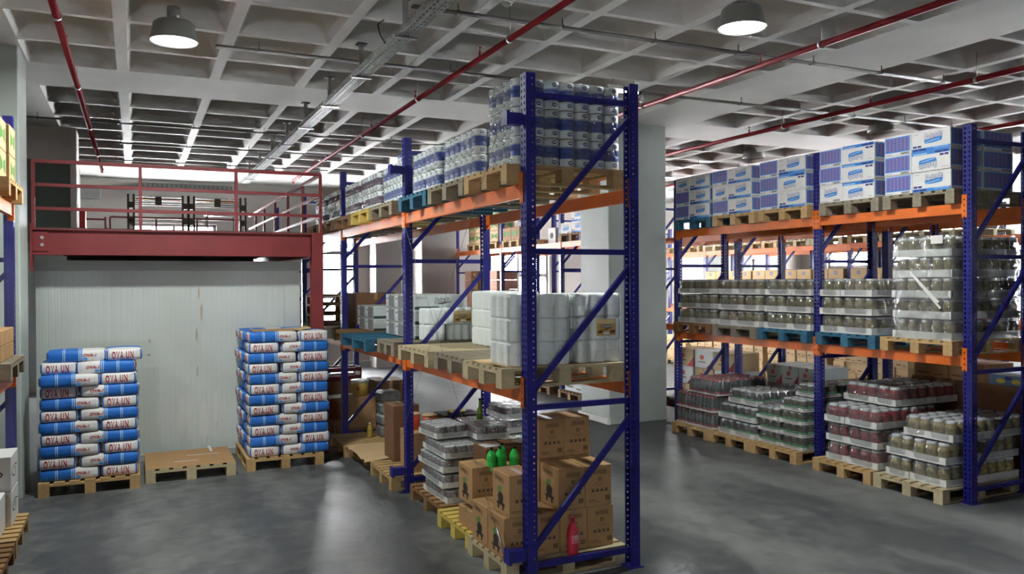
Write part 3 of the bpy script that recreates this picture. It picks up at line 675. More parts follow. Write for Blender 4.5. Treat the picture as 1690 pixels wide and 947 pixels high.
def turned(z, pos, g):     # the crooked ninth tier: end-on left, long bag right pushed forward
    bag('crumpled white red lettered bag end at left ' + pos, g, -.72, 9.72, z, -PI / 2 + .03); bag('tilted paper bag pushed forward at right ' + pos, g, -.28, 9.58, z, PI - .04)
def forward(z, pos, g):
    bag('blue topped paper bag jutting forward at left ' + pos, g, -.62, 9.5, z, .05); bag('white red lettered bag end at right ' + pos, g, -.17, 9.66, z, -PI / 2)
def topmost(z, pos, g):
    bag('blue paper bag lying at left ' + pos, g, -.56, 9.66, z, .02); bag('white red lettered bag end at right ' + pos, g, -.12, 9.72, z, -PI / 2 + .03)
bag_stack('left', -.9, 9.37, PH, 11, 0, {8: forward, 9: turned, 10: topmost}, ())
bag_stack('right', 1.15, 9.62, PH, 12, 1, {}, ('left', 'right'))
pallet(.03, 9.34, 0, 'natural', .93, 1.1, 'wooden pallet under the left stack of blue and white flour bags', PI / 2)
p = pallet(1.0, 9.5, 0, 'light', .92, .98, 'wooden pallet between the two flour stacks, covered with a board', PI / 2)
obj('cardboard_sheet', MB().box(.02, .96, -.0, .92, .143, .147, KRAFT), p)
for x, y, w, d in ((.6, .3, .35, .01), (.3, .5, .25, .012), (.92, .2, .03, .18)): obj('white_dust', MB().box(x - d, x + d, y - w / 2, y + w / 2, .1471, .1475, WHITEPL), p)
pallet(1.995, 9.6, 0, 'natural', .87, 1.1, 'wooden pallet under the right stack of blue and white flour bags', PI / 2)
t = thing('cardboard_sheet', 'bent brown cardboard sheet on top of the right flour stack', 'cardboard', (1.55, 9.95, PH + BH_ * .945 * 12 + .004)); mb = MB(); mb.box(-.32, .2, -.2, .18, 0, .006, KRAFT); obj('sheet', mb, t); obj('folded_flap', MB().add([(.2, -.2, 0), (.34, -.18, .03), (.34, .18, .03), (.2, .18, 0)], [(0, 1, 2, 3)], KRAFTL), t)
# ------------------------------------------------------------------ shrink wrapped packs of paper rolls
NAVYB = mat('navy_print_band', (58, 82, 158), .45, noise=.25, nscale=12); PLUMB = mat('plum_print_band', (98, 78, 100), .45, noise=.25, nscale=12)
def roll_mesh(r, h, kind):
    """kind: 'plain', or a band colour and 'lo'/'hi' for which end carries the printed band"""
    def mk():
        mb = MB(); n = 16; c = r * .16
        if kind == 'plain': prof = [(r * .93, 0, PAPER), (r, c * .5, PAPER), (r, h - c * .5, PAPER), (r * .93, h, PAPER), (r * .3, h, PAPERCORE), (r * .28, h - .01, PAPERCORE)]
        else:
            band, end = kind
            if end == 'lo': prof = [(r * .93, 0, band), (r, c * .5, band), (r, h * .42, PAPER), (r, h * .46, INKNAVY), (r, h * .49, PAPER), (r, h - c * .5, PAPER), (r * .9, h, PAPER), (r * .3, h, PAPERCORE), (r * .28, h - .008, PAPERCORE)]
            else: prof = [(r * .9, 0, PAPER), (r, c * .5, PAPER), (r, h * .62, band), (r, h - c * .5, band), (r * .93, h, PAPER), (r * .3, h, PAPERCORE), (r * .28, h - .008, PAPERCORE)]
        mb.lathe(prof, PAPERCORE, n)
        if kind != 'plain':
            zc = h * (.72 if kind[1] == 'lo' else .3)
            for a0 in (-PI / 2, PI, 0, PI / 2):
                pts = []
                for k in range(10): a = 2 * PI * k / 10; t = a0 + .30 * math.cos(a); pts.append(((r + .0015) * math.cos(t), (r + .0015) * math.sin(t), zc + .014 * math.sin(a)))
                mb.add(pts, [tuple(range(10))], INKNAVY)
                pts = [((r + .0022) * math.cos(a0 + .18 * dx), (r + .0022) * math.sin(a0 + .18 * dx), zc + dz) for dx, dz in ((-1, -.004), (1, -.004), (1, .005), (-1, .005))]
                mb.add(pts, [(0, 1, 2, 3)], PAPER)
        return mb.mesh('paper_roll')
    return cached(('roll', r, h, kind if kind == 'plain' else (kind[0].name, kind[1])), mk)
INKNAVY = mat('logo_navy', (62, 60, 128), .5)
def film_mesh(dx, dy, dz, nx, ny, key=0):
    """loose shrink film that dips a little between the rolls"""
    def mk():
        mb = MB(); r = random.Random(key); nu, nz = 7, 4; per = []
        N = 36
        for k in range(N):
            a = 2 * PI * k / N; ca, sa = math.cos(a), math.sin(a); q = (abs(ca) ** 7 + abs(sa) ** 7) ** (-1 / 7); per.append((ca * q, sa * q))
        rings = []
        for z, s in ((.002, .97), (dz * .12, 1.015), (dz * .5, 1.02), (dz * .9, 1.015), (dz + .001, .95), (dz + .003, .5)):
            rings.append([(dx / 2 * px * s * (1 + r.uniform(-.006, .012)), dy / 2 * py * s * (1 + r.uniform(-.006, .012)), z + r.uniform(-.004, .004)) for px, py in per])
        for a, b in zip(rings, rings[1:]): mb.add(a + b, [(k, (k + 1) % N, N + (k + 1) % N, N + k) for k in range(N)], FILM, True)
        mb.add(rings[-1], [tuple(range(N))], FILM, True)
        return mb.mesh('shrink_film')
    return cached(('film', round(dx, 3), round(dy, 3), round(dz, 3), key), mk)
def wrap_mesh(nx, ny, r, H, nz):
    """tight white plastic wrap: shallow bulges where the rolls press, a crease between the two layers"""
    def mk():
        mb = MB(); per = []; q = 6
        def side(n): return [(k / q, .032 * (abs(math.sin(PI * k / q)) ** .75 - 1)) for k in range(n * q)]
        X, Y = nx * r, ny * r
        for t_, d in side(nx): per.append((-X + 2 * r * t_, -Y - d))
        for t_, d in side(ny): per.append((X + d, -Y + 2 * r * t_))
        for t_, d in side(nx): per.append((X - 2 * r * t_, Y + d))
        for t_, d in side(ny): per.append((-X - d, Y - 2 * r * t_))
        def rr(p):   # round the four corners
            x, y = p; ax, ay = abs(x) - (X - r), abs(y) - (Y - r)
            if ax > 0 and ay > 0:
                l = math.hypot(ax, ay); m_ = max(ax, ay); s_ = m_ / l * .55 + .45
                return ((X - r + ax * s_) * (1 if x > 0 else -1), (Y - r + ay * s_) * (1 if y > 0 else -1))
            return p
        per = [rr(p) for p in per]; N = len(per); rings = []
        zs = [(0, .94), (.006, .975), (.016, .995)]
        for k in range(nz): zs += [(H / nz * (k + .5), 1.0)] + ([(H / nz * (k + 1) - .004, .999), (H / nz * (k + 1), .992), (H / nz * (k + 1) + .004, .999)] if k < nz - 1 else [])
        zs += [(H - .018, .995), (H - .006, .97), (H - .001, .93), (H, .8)]
        for z, s_ in zs: rings.append([(x * (1 - (1 - s_) * min(1, r / X * 2)), y * (1 - (1 - s_) * min(1, r / Y * 2)), z) for x, y in per])
        for a, b in zip(rings, rings[1:]): mb.add(a + b, [(k, (k + 1) % N, N + (k + 1) % N, N + k) for k in range(N)], PAPER, True)
        mb.add(rings[-1], [tuple(range(N))], PAPER); mb.add(rings[0], [tuple(range(N))[::-1]], PAPER)
        return mb.mesh('wrapper')
    return cached(('wrap', nx, ny, r, H, nz), mk)
def wrapped_pack(label, group, x, y, z, nx, ny, nz, r, h, band=None, film=False, see=None):
    t = thing('roll_pack', label, 'paper pack', (x + nx * r, y + ny * r, z), 0, group, wrap_mesh(nx, ny, r, h * nz, nz))
    obj('seal_seam', cached(('seam', ny, r), lambda: MB().box(-.006, .006, -ny * r * .8, ny * r * .8, 0, .003, WHITEPL).mesh('seal_seam')), t, (0, 0, h * nz))
    for i in range(nx):
        for j in range(ny):
            if see: obj('roll_end', cached(('rend', r), lambda: MB().lathe([(r * .84, 0), (r * .8, .002), (r * .3, .002), (r * .28, -.002)], PAPER, 14, cap0=False).mesh('roll_end')), t, ((2 * i - nx + 1) * r, (2 * j - ny + 1) * r, h * nz + .0005))
    return t
def roll_pack(label, group, x, y, z, nx, ny, nz, r, h, band, film=True, sticker=None, see=None):
    t = thing('roll_pack', label, 'paper pack', (x + nx * r, y + ny * r, z), 0, group)
    for k in range(nz):
        kind = 'plain' if band is None else (band, 'hi' if k == 0 else 'lo')
        for i in range(nx):
            for j in range(ny):
                if 0 < i < nx - 1 and 0 < j < ny - 1 and not (see and k == nz - 1): continue
                obj('paper_roll', roll_mesh(r, h, kind), t, ((2 * i - nx + 1) * r, (2 * j - ny + 1) * r, k * h))
    if film: obj('shrink_film', film_mesh(2 * r * nx, 2 * r * ny, h * nz, nx, ny, random.randrange(3)), t)
    return t
R1, H1 = .0635, .1015
def roll_load(which, x0, y0, z0, gx, gy, gz, dims, band, grp):
    nxs, ny = dims; nxs = nxs if isinstance(nxs, (list, tuple)) else [nxs] * gx
    for k in range(gz):
        for i in range(gx):
            for j in range(gy):
                if 0 < i < gx - 1 and 0 < j: continue
                nx = nxs[i]
                roll_pack('banded paper roll pack, %s, %s, %s, of %s' % (tier(k, gz), ['aisle side', 'middle', 'rear'][i if gx == 3 else 2 * i], 'near end' if j == 0 else 'far end' if j == gy - 1 else 'middle', which),
                          grp, x0 + sum(nxs[:i]) * 2 * R1 + random.uniform(-.006, .006), y0 + j * ny * 2 * R1 + random.uniform(-.004, .004), z0 + k * (2 * H1 + .005), nx, ny, 2, R1, H1, band, see=k == gz - 1)
for y, w, wy, lab in ((5.22, 'natural', .82, 'new wooden pallet on the top beam nearest the end frame'), (6.07, 'grey', .86, 'weathered grey pallet on the top beam, second from the end frame'), (6.98, 'blue', .84, 'blue painted pallet on the top beam beside the second upright')): pallet(2.38, y, ML2, w, wy, .98, lab)
for y, w, wy, lab in ((8.06, 'grey', .86, 'weathered pallet on the top beam just past the second upright'), (8.96, 'yellow', .84, 'yellow painted pallet on the top beam of the second bay'), (9.85, 'brown', .84, 'brown pallet on the top beam of the second bay near third upright'), (10.84, 'brown', .84, 'dark pallet on the top beam just past the third upright'), (11.75, 'brown', .84, 'dark pallet on the top beam, second past the third upright')): pallet(2.38, y, ML2, w, wy, .98, lab)
Z2 = ML2 + PH
roll_load('tallest stack', 2.45, 5.23, Z2, 2, 1, 3, ((3, 4), 4), NAVYB, 'paper packs in the tallest top stack')
roll_load('second stack', 2.5, 6.1, Z2, 2, 2, 2, (4, 3), NAVYB, 'paper packs in the second top stack')
roll_load('third stack', 2.5, 7.0, Z2, 2, 2, 2, (4, 3), NAVYB, 'paper packs in the third top stack')
roll_load('stack past the second upright', 2.5, 8.06, Z2, 2, 2, 2, (4, 3), NAVYB, 'paper packs past the second upright')
roll_pack('wrapped pack of paper rolls on top of stack past second upright', 'paper packs past the second upright', 2.55, 8.06, Z2 + 4 * H1 + .01, 4, 3, 1, R1, H1, NAVYB)
roll_load('plum banded stack', 2.5, 9.0, Z2, 2, 2, 2, (4, 3), PLUMB, 'plum banded paper packs on the yellow pallet')
roll_load('stack before third upright', 2.5, 9.86, Z2, 2, 2, 2, (4, 3), PLUMB, 'paper packs before the third upright')
roll_load('stack past third upright', 2.5, 10.86, Z2, 2, 2, 2, (4, 3), PLUMB, 'paper packs past the third upright')
roll_load('farthest top stack', 2.5, 11.76, Z2, 2, 2, 2, (4, 3), PLUMB, 'paper packs farthest along the top beam')
# middle level: plain white rolls, white cartons with green print
for X, y, w, wy, dx, lab in ((2.33, 5.215, 'light', .74, 1.02, 'pale pallet on the middle beam carrying white rolls by the end frame'), (2.37, 5.98, 'grey', .78, 1.06, 'empty grey pallet on the middle beam, second from the end frame'), (2.33, 6.8, 'light', .9, 1.04, 'empty pale pallet on the middle beam beside the second upright'),
                             (2.38, 8.02, 'grey', .62, 1.06, 'brown grey pallet on the middle beam just past the second upright'), (2.26, 8.66, 'blue', 1.16, 1.1, 'worn blue pallet on the middle beam carrying the green printed cartons'), (2.36, 9.86, 'brown', .84, 1.06, 'grey brown pallet on the middle beam before the third upright'), (2.36, 11.0, 'grey', .84, 1.06, 'weathered pallet on the middle beam past the third upright'), (2.36, 11.95, 'grey', .84, 1.06, 'weathered pallet on the middle beam behind the red mezzanine post')): pallet(X, y, ML1, w, wy, dx, lab)
Z1 = ML1 + PH
obj('cardboard_sheet', MB().box(.07, .95, .03, .7, .1422, .1452, KRAFTL).add([(.07, .03, .1452), (.07, .3, .1452), (.0, .22, .165), (.07, .7, .1452), (.01, .6, .157), (.02, .45, .143)], [(0, 1, 2), (1, 3, 4, 5)], KRAFTL), [o for o in bpy.data.objects if o.get('label', '').startswith('pale pallet on the middle beam carrying')][0])
R2, H2 = .0725, .086
YLAB = mat('ochre_label', (206, 164, 84), .55, noise=.12, nscale=30); YLAB2 = mat('cream_label', (226, 206, 150), .55)
def paper_label(parent, o, U, V, w, h):
    p = Print().rect(0, 0, w, h, YLAB, 1).rect(0, h * .7, w, h, YLAB2, 2).rect(w * .35, h * .06, w * .68, h * .2, WHITEINK, 2).text('Potente', w * .5, h * .56, h * .3, INK, 4, shear=.2, bold=.004, xs=.8).text('Potente', w * .5, h * .565, h * .3, WHITEINK, 5, shear=.2, bold=.0, xs=.8)
    for k in range(4): p.ell(w * (.12 + .05 * k), h * (.2 + .04 * (k % 2)), w * .06, h * .09, KRAFTD if k % 2 else INKBR, 2, 8).ell(w * (.75 + .06 * k), h * (.2 + .05 * (k % 2)), w * .06, h * .09, KRAFTD if k % 2 else INKBR, 2, 8)
    p.poly([(w * .2, h * .36), (w * .5, h * .33), (w * .82, h * .44), (w * .5, h * .4)], INK, 3)
    obj('printed_label', p.put(MB(), o, U, V, .0008), parent)
g = 'plain white roll packs by the end frame'
for k in range(3):
    for i, lab in ((0, 'left'), (1, 'right')):
        p = wrapped_pack('plain white paper roll pack, %s, %s half of the block by the end frame' % (tier(k, 3), lab), g, 2.41 + i * .52 + (.012 if i else 0), 5.26, Z1 + .005 + k * 2 * H2, 4 if i == 0 else 3, 3, 2, R2 * .9 if i == 0 else R2, H2, None, film=False, see=True)
        if i == 1 and k == 1: paper_label(p, (-.03, -R2 * 3 - .004, .03), (1, 0, 0), (0, 0, 1), .165, .125)
g = 'plain white roll packs on the pale pallet by the second upright'
for k in range(3): wrapped_pack('plain white paper roll pack, %s, on the pale pallet by the second upright' % tier(k, 3), g, 3.0, 6.76, Z1 + .003 + k * 2 * H2, 3, 5, 2, R2, H2, None, film=False, see=True)
for k in range(3): wrapped_pack('shaded white paper roll pack, %s, behind the block by the second upright' % tier(k, 3), 'shaded white roll packs', 3.2, 7.52, Z1 + .003 + k * 2 * H2, 2, 3, 2, .06, H2, None, film=False)
p1 = wrapped_pack('white roll pack with ochre label lying on top beside the green printed cartons', None, 2.72, 8.04, Z1 + .17, 5, 2, 1, .06, .165, None, film=False, see=True)
paper_label(p1, (0.03, -.121, .02), (1, 0, 0), (0, 0, 1), .19, .12)
wrapped_pack('white roll pack under the ochre labelled one, left half', 'low white roll packs', 2.72, 8.04, Z1 + .002, 2, 2, 1, .06, .165, None, film=False)
wrapped_pack('white pack of small paper rolls under the ochre labelled one, right half', 'low white roll packs', 2.98, 8.05, Z1 + .002, 4, 2, 2, .044, .082, None, film=False)
# ------------------------------------------------------------------ cartons
def carton_mesh(dx, dy, dz, M):
    def mk():
        mb = MB().cbox(-dx / 2, dx / 2, -dy / 2, dy / 2, 0, dz, M, min(.005, dz * .05))
        return mb.mesh('carton')
    return cached(('carton', round(dx, 3), round(dy, 3), round(dz, 3), M.name), mk)
def tape_mesh(dx, dy, dz, along, M):
    w = .045
    def mk():
        mb = MB()
        if along == 'x':
            mb.box(-dx / 2 - .0005, dx / 2 + .0005, -w / 2, w / 2, dz, dz + .001, M)
            for s in (-1, 1): mb.box(min(s * dx / 2, s * (dx / 2 + .001)), max(s * dx / 2, s * (dx / 2 + .001)), -w / 2, w / 2, dz * .8, dz, M)
        else:
            mb.box(-w / 2, w / 2, -dy / 2 - .0005, dy / 2 + .0005, dz, dz + .001, M)
            for s in (-1, 1): mb.box(-w / 2, w / 2, min(s * dy / 2, s * (dy / 2 + .001)), max(s * dy / 2, s * (dy / 2 + .001)), dz * .8, dz, M)
        return mb.mesh('tape_strip')
    return cached(('tape', round(dx, 3), round(dy, 3), round(dz, 3), along, M.name), mk)
def carton(label, x, y, z, dx, dy, dz, M=KRAFT, prints=(), rz=0., group=None, tape='x', cat='carton', name='carton'):
    """x, y = corner with the smallest coordinates (before any turn about the centre); prints = (side, key, function(Print, w, h))"""
    t = thing(name, label, cat, (x + dx / 2, y + dy / 2, z), rz, group, carton_mesh(dx, dy, dz, M))
    if tape: obj('tape_strip', tape_mesh(dx, dy, dz, tape, TAPE if M not in (CARDW, CARDP) else WHITEPL), t)
    for side, key, fn in prints:
        def mk():
            o, U, V = face_frame(side, dx, dy, dz); w = dy if side in ('-x', '+x') else dx; h = dz if side != 'top' else dy
            P = Print(); fn(P, w, h); return P.put(MB(), o, U, V).mesh('print')
        obj('print', cached(('print', key, side, round(dx, 3), round(dy, 3), round(dz, 3)), mk), t)
    return t
# --- white and blue Potente cartons
def rects(P, w, h, m, cols, rows, u0, v0, u1, v1, lift):
    for r in range(rows):
        for c in range(cols):
            a = u0 + (u1 - u0) * c / cols; b = v0 + (v1 - v0) * r / rows
            P.rect(w * (a + .006 * ((r + c) % 2)), h * b, w * (a + (u1 - u0) / cols * .84), h * (b + (v1 - v0) / rows * .6), m, lift)
def swoosh(P, u, v, a, b, up, m, lift=2):
    n = 9; top = [(u - a + 2 * a * k / n, v + up * b * (.25 * math.sin(PI * k / n) + .35 * k / n + .35)) for k in range(n + 1)]; bot = [(u + a * .9 - 1.8 * a * k / n, v + up * b * (-.55 - .15 * math.sin(PI * k / n) + .35 * (1 - k / n))) for k in range(n + 1)]
    P.poly(top + bot if up > 0 else (top + bot)[::-1], m, lift)
def logo(P, u, v, w, up=1, dark=NAVY, sw=AZURE):
    rot = 0 if up > 0 else PI; h = w * .36
    swoosh(P, u + up * w * .02, v - up * h * .46, w * .47 * up, h * .5, up, sw, 2)
    P.text('Potente', u, v + up * h * .16, h * 1.12, dark, 3, rot + .13, shear=.22, bold=.02 * w, xs=.72); P.text('Potente', u, v + up * h * .16, h * 1.12, WHITEINK, 4, rot + .13, shear=.22, bold=.0035 * w, xs=.72)
    P.poly([(u - up * w * .36, v - up * h * .66), (u + up * w * .34, v - up * h * .36), (u + up * w * .34, v - up * h * .31), (u - up * w * .36, v - up * h * .6)], WHITEINK, 5)
def pot_front(up):
    def f(P, w, h):
        y = (lambda a: a * h) if up > 0 else (lambda a: (1 - a) * h); x = (lambda a: a * w) if up > 0 else (lambda a: (1 - a) * w)
        def rc(a, b, c, d, m, l=1): P.rect(min(x(a), x(c)), min(y(b), y(d)), max(x(a), x(c)), max(y(b), y(d)), m, l)
        rc(.01, .0, .99, .17, AZURE); rc(.58, .07, .95, .16, mat('pale_azure', (150, 190, 230), .6), 2); rects(P, w, h, AZURE, 6, 1, .6, .085 if up > 0 else .865, .94, .16 if up > 0 else .94, 3) if up > 0 else None
        logo(P, x(.56), y(.66), w * .5, up)
        rc(.04, .21, .14, .31, NAVY); rc(.16, .21, .26, .31, NAVY); rc(.04, .05, .18, .14, NAVY, 2); rc(.2, .05, .38, .14, NAVY, 2); rc(.04, .86, .2, .88, GREYINK)
    return f
def pot_panel(P, w, h):
    P.rect(w * .04, h * .18, w * .95, h * .95, AZURE).rect(w * .08, h * .24, w * .92, h * .9, mat('panel_text', (150, 146, 200), .65), 2); rects(P, w, h, mat('violet_ink', (78, 74, 150), .65), 6, 10, .09, .25, .92, .9, 3)
    P.rect(w * .62, h * .04, w * .92, h * .14, GREYINK).rect(w * .06, h * .06, w * .3, h * .09, GREYINK)
def pot_small(P, w, h):
    logo(P, w * .5, h * .6, w * .62, 1); P.rect(w * .62, h * .05, w * .92, h * .15, GREYINK).rect(w * .06, h * .06, w * .4, h * .09, GREYINK).rect(w * .05, h * .88, w * .25, h * .9, GREYINK)
def pot_dim(P, w, h):
    P.rect(w * .08, h * .2, w * .92, h * .9, LAVENDER); P.rect(w * .1, h * .05, w * .5, h * .12, AZURE)
BX, BH3 = .43, .2
def pot_stack(which, y1, spec, depth=2):
    """y1 = far (left) edge; spec rows bottom to top: (narrow face kind, wide face up)"""
    z0 = RL2 + PH
    for k, (nk, up) in enumerate(spec):
        for d in range(depth):
            wn, ww, dx = .325, .43, .46
            fn = {'panel': ('panel', pot_panel), 'logo': ('small', pot_small)}[nk]
            pos = '%s, %s' % (tier(k, len(spec)), which)
            jx = random.uniform(-.006, .006); x = RX - .06 + d * (dx + .005) + jx
            if d and k < len(spec) - 1 and which != 'stack by the end frame': continue
            dl = '' if d == 0 else 'rear, '
            carton('blue and white carton, %s end, %s%s' % ('violet panel' if nk == 'panel' else 'narrow logo', dl, pos), x, y1 - wn, z0 + k * BH3, dx, wn, BH3 - .002, CARDW, [('-x',) + fn, ('-y', 'panel', pot_panel)], group='Potente printed cartons on the right rack top'.replace('Potente printed', 'white and blue'))
            carton('blue and white carton, %s wide logo, %s%s' % ('upright' if up > 0 else 'inverted', dl, pos), x, y1 - wn - .003 - ww, z0 + k * BH3, dx, ww, BH3 - .002, CARDW, [('-x', 'front%d' % up, pot_front(up)), ('-y', 'panel', pot_panel)], group='white and blue cartons on the right rack top')
pot_stack('leftmost stack', 9.69, [('panel', 1), ('panel', 1), ('logo', 1)])
pot_stack('second stack from left', 8.86, [('panel', 1), ('logo', 1), ('panel', 1)])
pot_stack('stack left of middle upright', 7.94, [('panel', 1), ('panel', -1), ('panel', 1)])
pot_stack('stack right of middle upright', 6.96, [('logo', -1), ('panel', -1), ('panel', -1)])
pot_stack('stack by the end frame', 6.07, [('panel', 1), ('panel', -1), ('panel', 1)])
for y, w, lab in ((8.88, 'blue', 'blue pallet under the leftmost stack of blue and white cartons'), (8.02, 'natural', 'wooden pallet under the second stack of blue and white cartons'), (7.13, 'natural', 'wooden pallet under blue cartons left of the middle upright'), (6.13, 'grey', 'grey pallet under blue cartons right of the middle upright'), (5.26, 'grey', 'grey pallet under the blue cartons by the right end frame')): pallet(RX - .08, y, RL2, w, .82, 1.06, lab)
# --- Potente cartons with green print, middle level of the main rack
def grn_end(P, w, h):
    P.rect(w * .06, h * .08, w * .3, h * .9, WHITEINK).rect(w * .34, h * .1, w * .92, h * .9, GREYINK, 2).rect(w * .02, h * .02, w * .98, h * .05, GREYINK)
    P.text('Potente', w * .2, h * .7, h * .14, DKGREEN, 3, .35, xs=.8, bold=.002).rect(w * .1, h * .3, w * .24, h * .33, GREYINK, 3).rect(w * .1, h * .2, w * .24, h * .23, GREYINK, 3)
def grn_side(P, w, h):
    P.rect(0, .0, w * .45, h * .2, DKGREEN).rect(w * .45, 0, w, h * .1, DKGREEN).rect(w * .03, h * .78, w * .22, h * .83, GREYINK)
    P.text('Potente', w * .52, h * .64, h * .42, INK, 2, .04, shear=.15, bold=.006, xs=.85).text('Potente', w * .52, h * .64, h * .42, WHITEINK, 3, .04, shear=.15, bold=.0, xs=.85)
    P.poly([(w * .36, h * .38), (w * .52, h * .36), (w * .7, h * .5), (w * .52, h * .45)], INK, 2)
CARDG = mat('grey_white_board', (186, 196, 194), .7, vary=.03)
for k in range(3):
    for i, nm in enumerate(('left', 'middle', 'right')):
        carton('grey white carton with green print, %s, %s of the three columns' % (tier(k, 3), nm), 2.7, 9.04 - i * .37, Z1 + .006 + k * .157, .6, .36, .155, CARDG, [('-x', 'grnend', grn_end), ('-y', 'grnside', grn_side)], group='green printed cartons on the blue pallet')
for k in range(2):
    for i, nm in enumerate(('left', 'right')): carton('grey white carton with green print, %s, %s of the pair farther back' % (tier(k, 2), nm), 2.72, 10.45 - i * .42, Z1 + k * .157, .6, .4, .155, CARDG, [('-x', 'grnend', grn_end), ('-y', 'grnside', grn_side)], group='green printed cartons farther back')
carton('big plain brown carton with creased top behind the green printed cartons', 2.95, 10.2, Z1 + .315, .5, .6, .16, KRAFTD) if False else None
carton('tall plain brown carton standing behind the green printed cartons, left', 2.72, 10.92, Z1, .55, .62, .47, KRAFTD, tape='y')
# --- kraft cartons with black plant drawing on the nearest floor pallet
INKFAINT = mat('faint_brown_ink', (150, 116, 80), .75)
def plant(P, w, h):
    P.poly([(w * .1, h * .8), (w * .68, h * .74), (w * .68, h * .87), (w * .1, h * .93)], INKFAINT).text('KAVANOZ', w * .39, h * .835, h * .085, INKBR, 2, -.06, bold=.001, xs=.8)
    P.ell(w * .42, h * .56, w * .12, h * .09, INKGREEN, 1, 9).ell(w * .5, h * .62, w * .08, h * .06, INKGREEN, 1, 7)
    P.poly([(w * .38, h * .28), (w * .62, h * .28), (w * .66, h * .44), (w * .58, h * .52), (w * .42, h * .52), (w * .34, h * .42)], INK, 2)
    P.rect(w * .28, h * .22, w * .74, h * .28, INK, 2).rect(w * .33, h * .12, w * .4, h * .22, INK, 2).rect(w * .6, h * .12, w * .67, h * .22, INK, 2).rect(w * .86, h * .06, w * .92, h * .1, INKBR)
def textface(P, w, h):
    P.rect(w * .28, h * .77, w * .8, h * .9, INKFAINT).text('KAVANOZ', w * .54, h * .835, h * .09, INKBR, 2, bold=.001, xs=.85)
    P.ell(w * .54, h * .66, w * .07, h * .05, INK).ell(w * .54, h * .66, w * .04, h * .03, KRAFT, 2)
    for k in range(3): P.rect(w * (.36 + .02 * k), h * (.56 - .035 * k), w * (.72 - .02 * k), h * (.57 - .035 * k), INKBR)
    for k in range(4):
        P.rect(w * (.2 + .17 * k), h * .34, w * (.34 + .17 * k), h * .44, INKFAINT)
        P.poly([(w * (.22 + .17 * k), h * .36), (w * (.32 + .17 * k), h * .36), (w * (.27 + .17 * k), h * .43)], INK, 2)
    P.rect(w * .1, h * .14, w * .4, h * .155, INK).rect(w * .1, h * .1, w * .55, h * .11, INKBR).rect(w * .74, h * .12, w * .93, h * .24, INKBR)
CX, CY, CZ = .222, .30, .305
def kav(label, x, y, k, z=None, dx=CX, dy=CY): return carton(label, x, y, PH + k * (CZ + .002) if z is None else z, dx, dy, CZ, KRAFT, [('-x', 'plant', plant), ('-y', 'text', textface)], group='kraft cartons with plant drawing', tape='y')
kav('kraft carton with plant drawing, bottom tier, left front corner by the end upright', 2.37, 5.27, 0); kav('kraft carton with plant drawing, bottom tier, behind the left front corner one', 2.37, 5.58, 0)
kav('kraft carton with plant drawing, bottom tier, just behind the end upright', 2.60, 5.28, 0); kav('kraft carton, bottom tier, directly behind the red bottle', 2.825, 5.27, 0); kav('kraft carton, bottom tier, right end of the front row', 3.055, 5.27, 0)
kav('kraft carton with plant drawing, second tier, at left over the front corner', 2.40, 5.25, 1); kav('kraft carton with plant drawing, second tier, middle of the front row', 2.81, 5.27, 1); kav('kraft carton, second tier, right end of the front row', 3.04, 5.27, 1)
kav('kraft carton, topmost, left of the pair seen beside the end upright', 2.83, 5.64, 2, dx=.225); kav('kraft carton, topmost, right of the pair seen beside the end upright', 3.06, 5.64, 2, dx=.225)
kav('kraft carton carrying the topmost left one', 2.83, 5.64, 1, dx=.225); kav('kraft carton carrying the topmost right one', 3.06, 5.64, 1, dx=.225)
kav('kraft carton under the carriers of the topmost pair, left', 2.83, 5.64, 0, dx=.225); kav('kraft carton under the carriers of the topmost pair, right', 3.06, 5.64, 0, dx=.225)
kav('kraft carton standing behind the left front cartons, upper', 2.42, 6.0, 1, PH + .205); kav('kraft carton standing behind the left front cartons, right of upper one', 2.65, 6.0, 1, PH + .16)
carton('low kraft carton under the ones behind the left front corner', 2.42, 5.99, PH, .46, .32, .158, KRAFT); 
carton('brown carton with open white flaps behind the green bottles', 2.72, 6.42, PH, .5, .3, .56, KRAFTD, tape=None)
for i, (a, b, c) in enumerate(((2.74, 6.44, .05), (2.95, 6.5, -.04), (3.06, 6.44, .02))): thing('cardboard_flap', 'pale loose cardboard flap lying on the brown carton, %s' % ('left', 'middle', 'right')[i], 'cardboard', (a + .08, b + .1, PH + .562 + .006 * i), c, 'pale flaps on the brown carton', MB().box(-.09, .09, -.08, .08, 0, .004, CARDW if i != 1 else KRAFTL))
t = thing('slatted_crate', 'low open cardboard crate seen behind the topmost kraft cartons', 'crate', (3.4, 6.35, 0.0)); mb = MB()
t.location = (3.42, 6.36, PH + .556)
obj('crate_top', MB().box(-.2, .2, -.15, .15, .12, .13, KRAFTL), t); obj('crate_side', MB().box(.19, .2, -.15, .15, 0, .12, KRAFT), t); obj('crate_front', MB().box(-.05, .2, -.15, -.14, 0, .12, KRAFT), t)
for q in range(4): obj('crate_slat', MB().box(-.2 + q * .04, -.185 + q * .04, -.15, -.13, 0, .12, KRAFTL), t)
carton('plain brown carton holding up the low open crate', 3.24, 6.2, PH, .38, .32, .555, KRAFT)
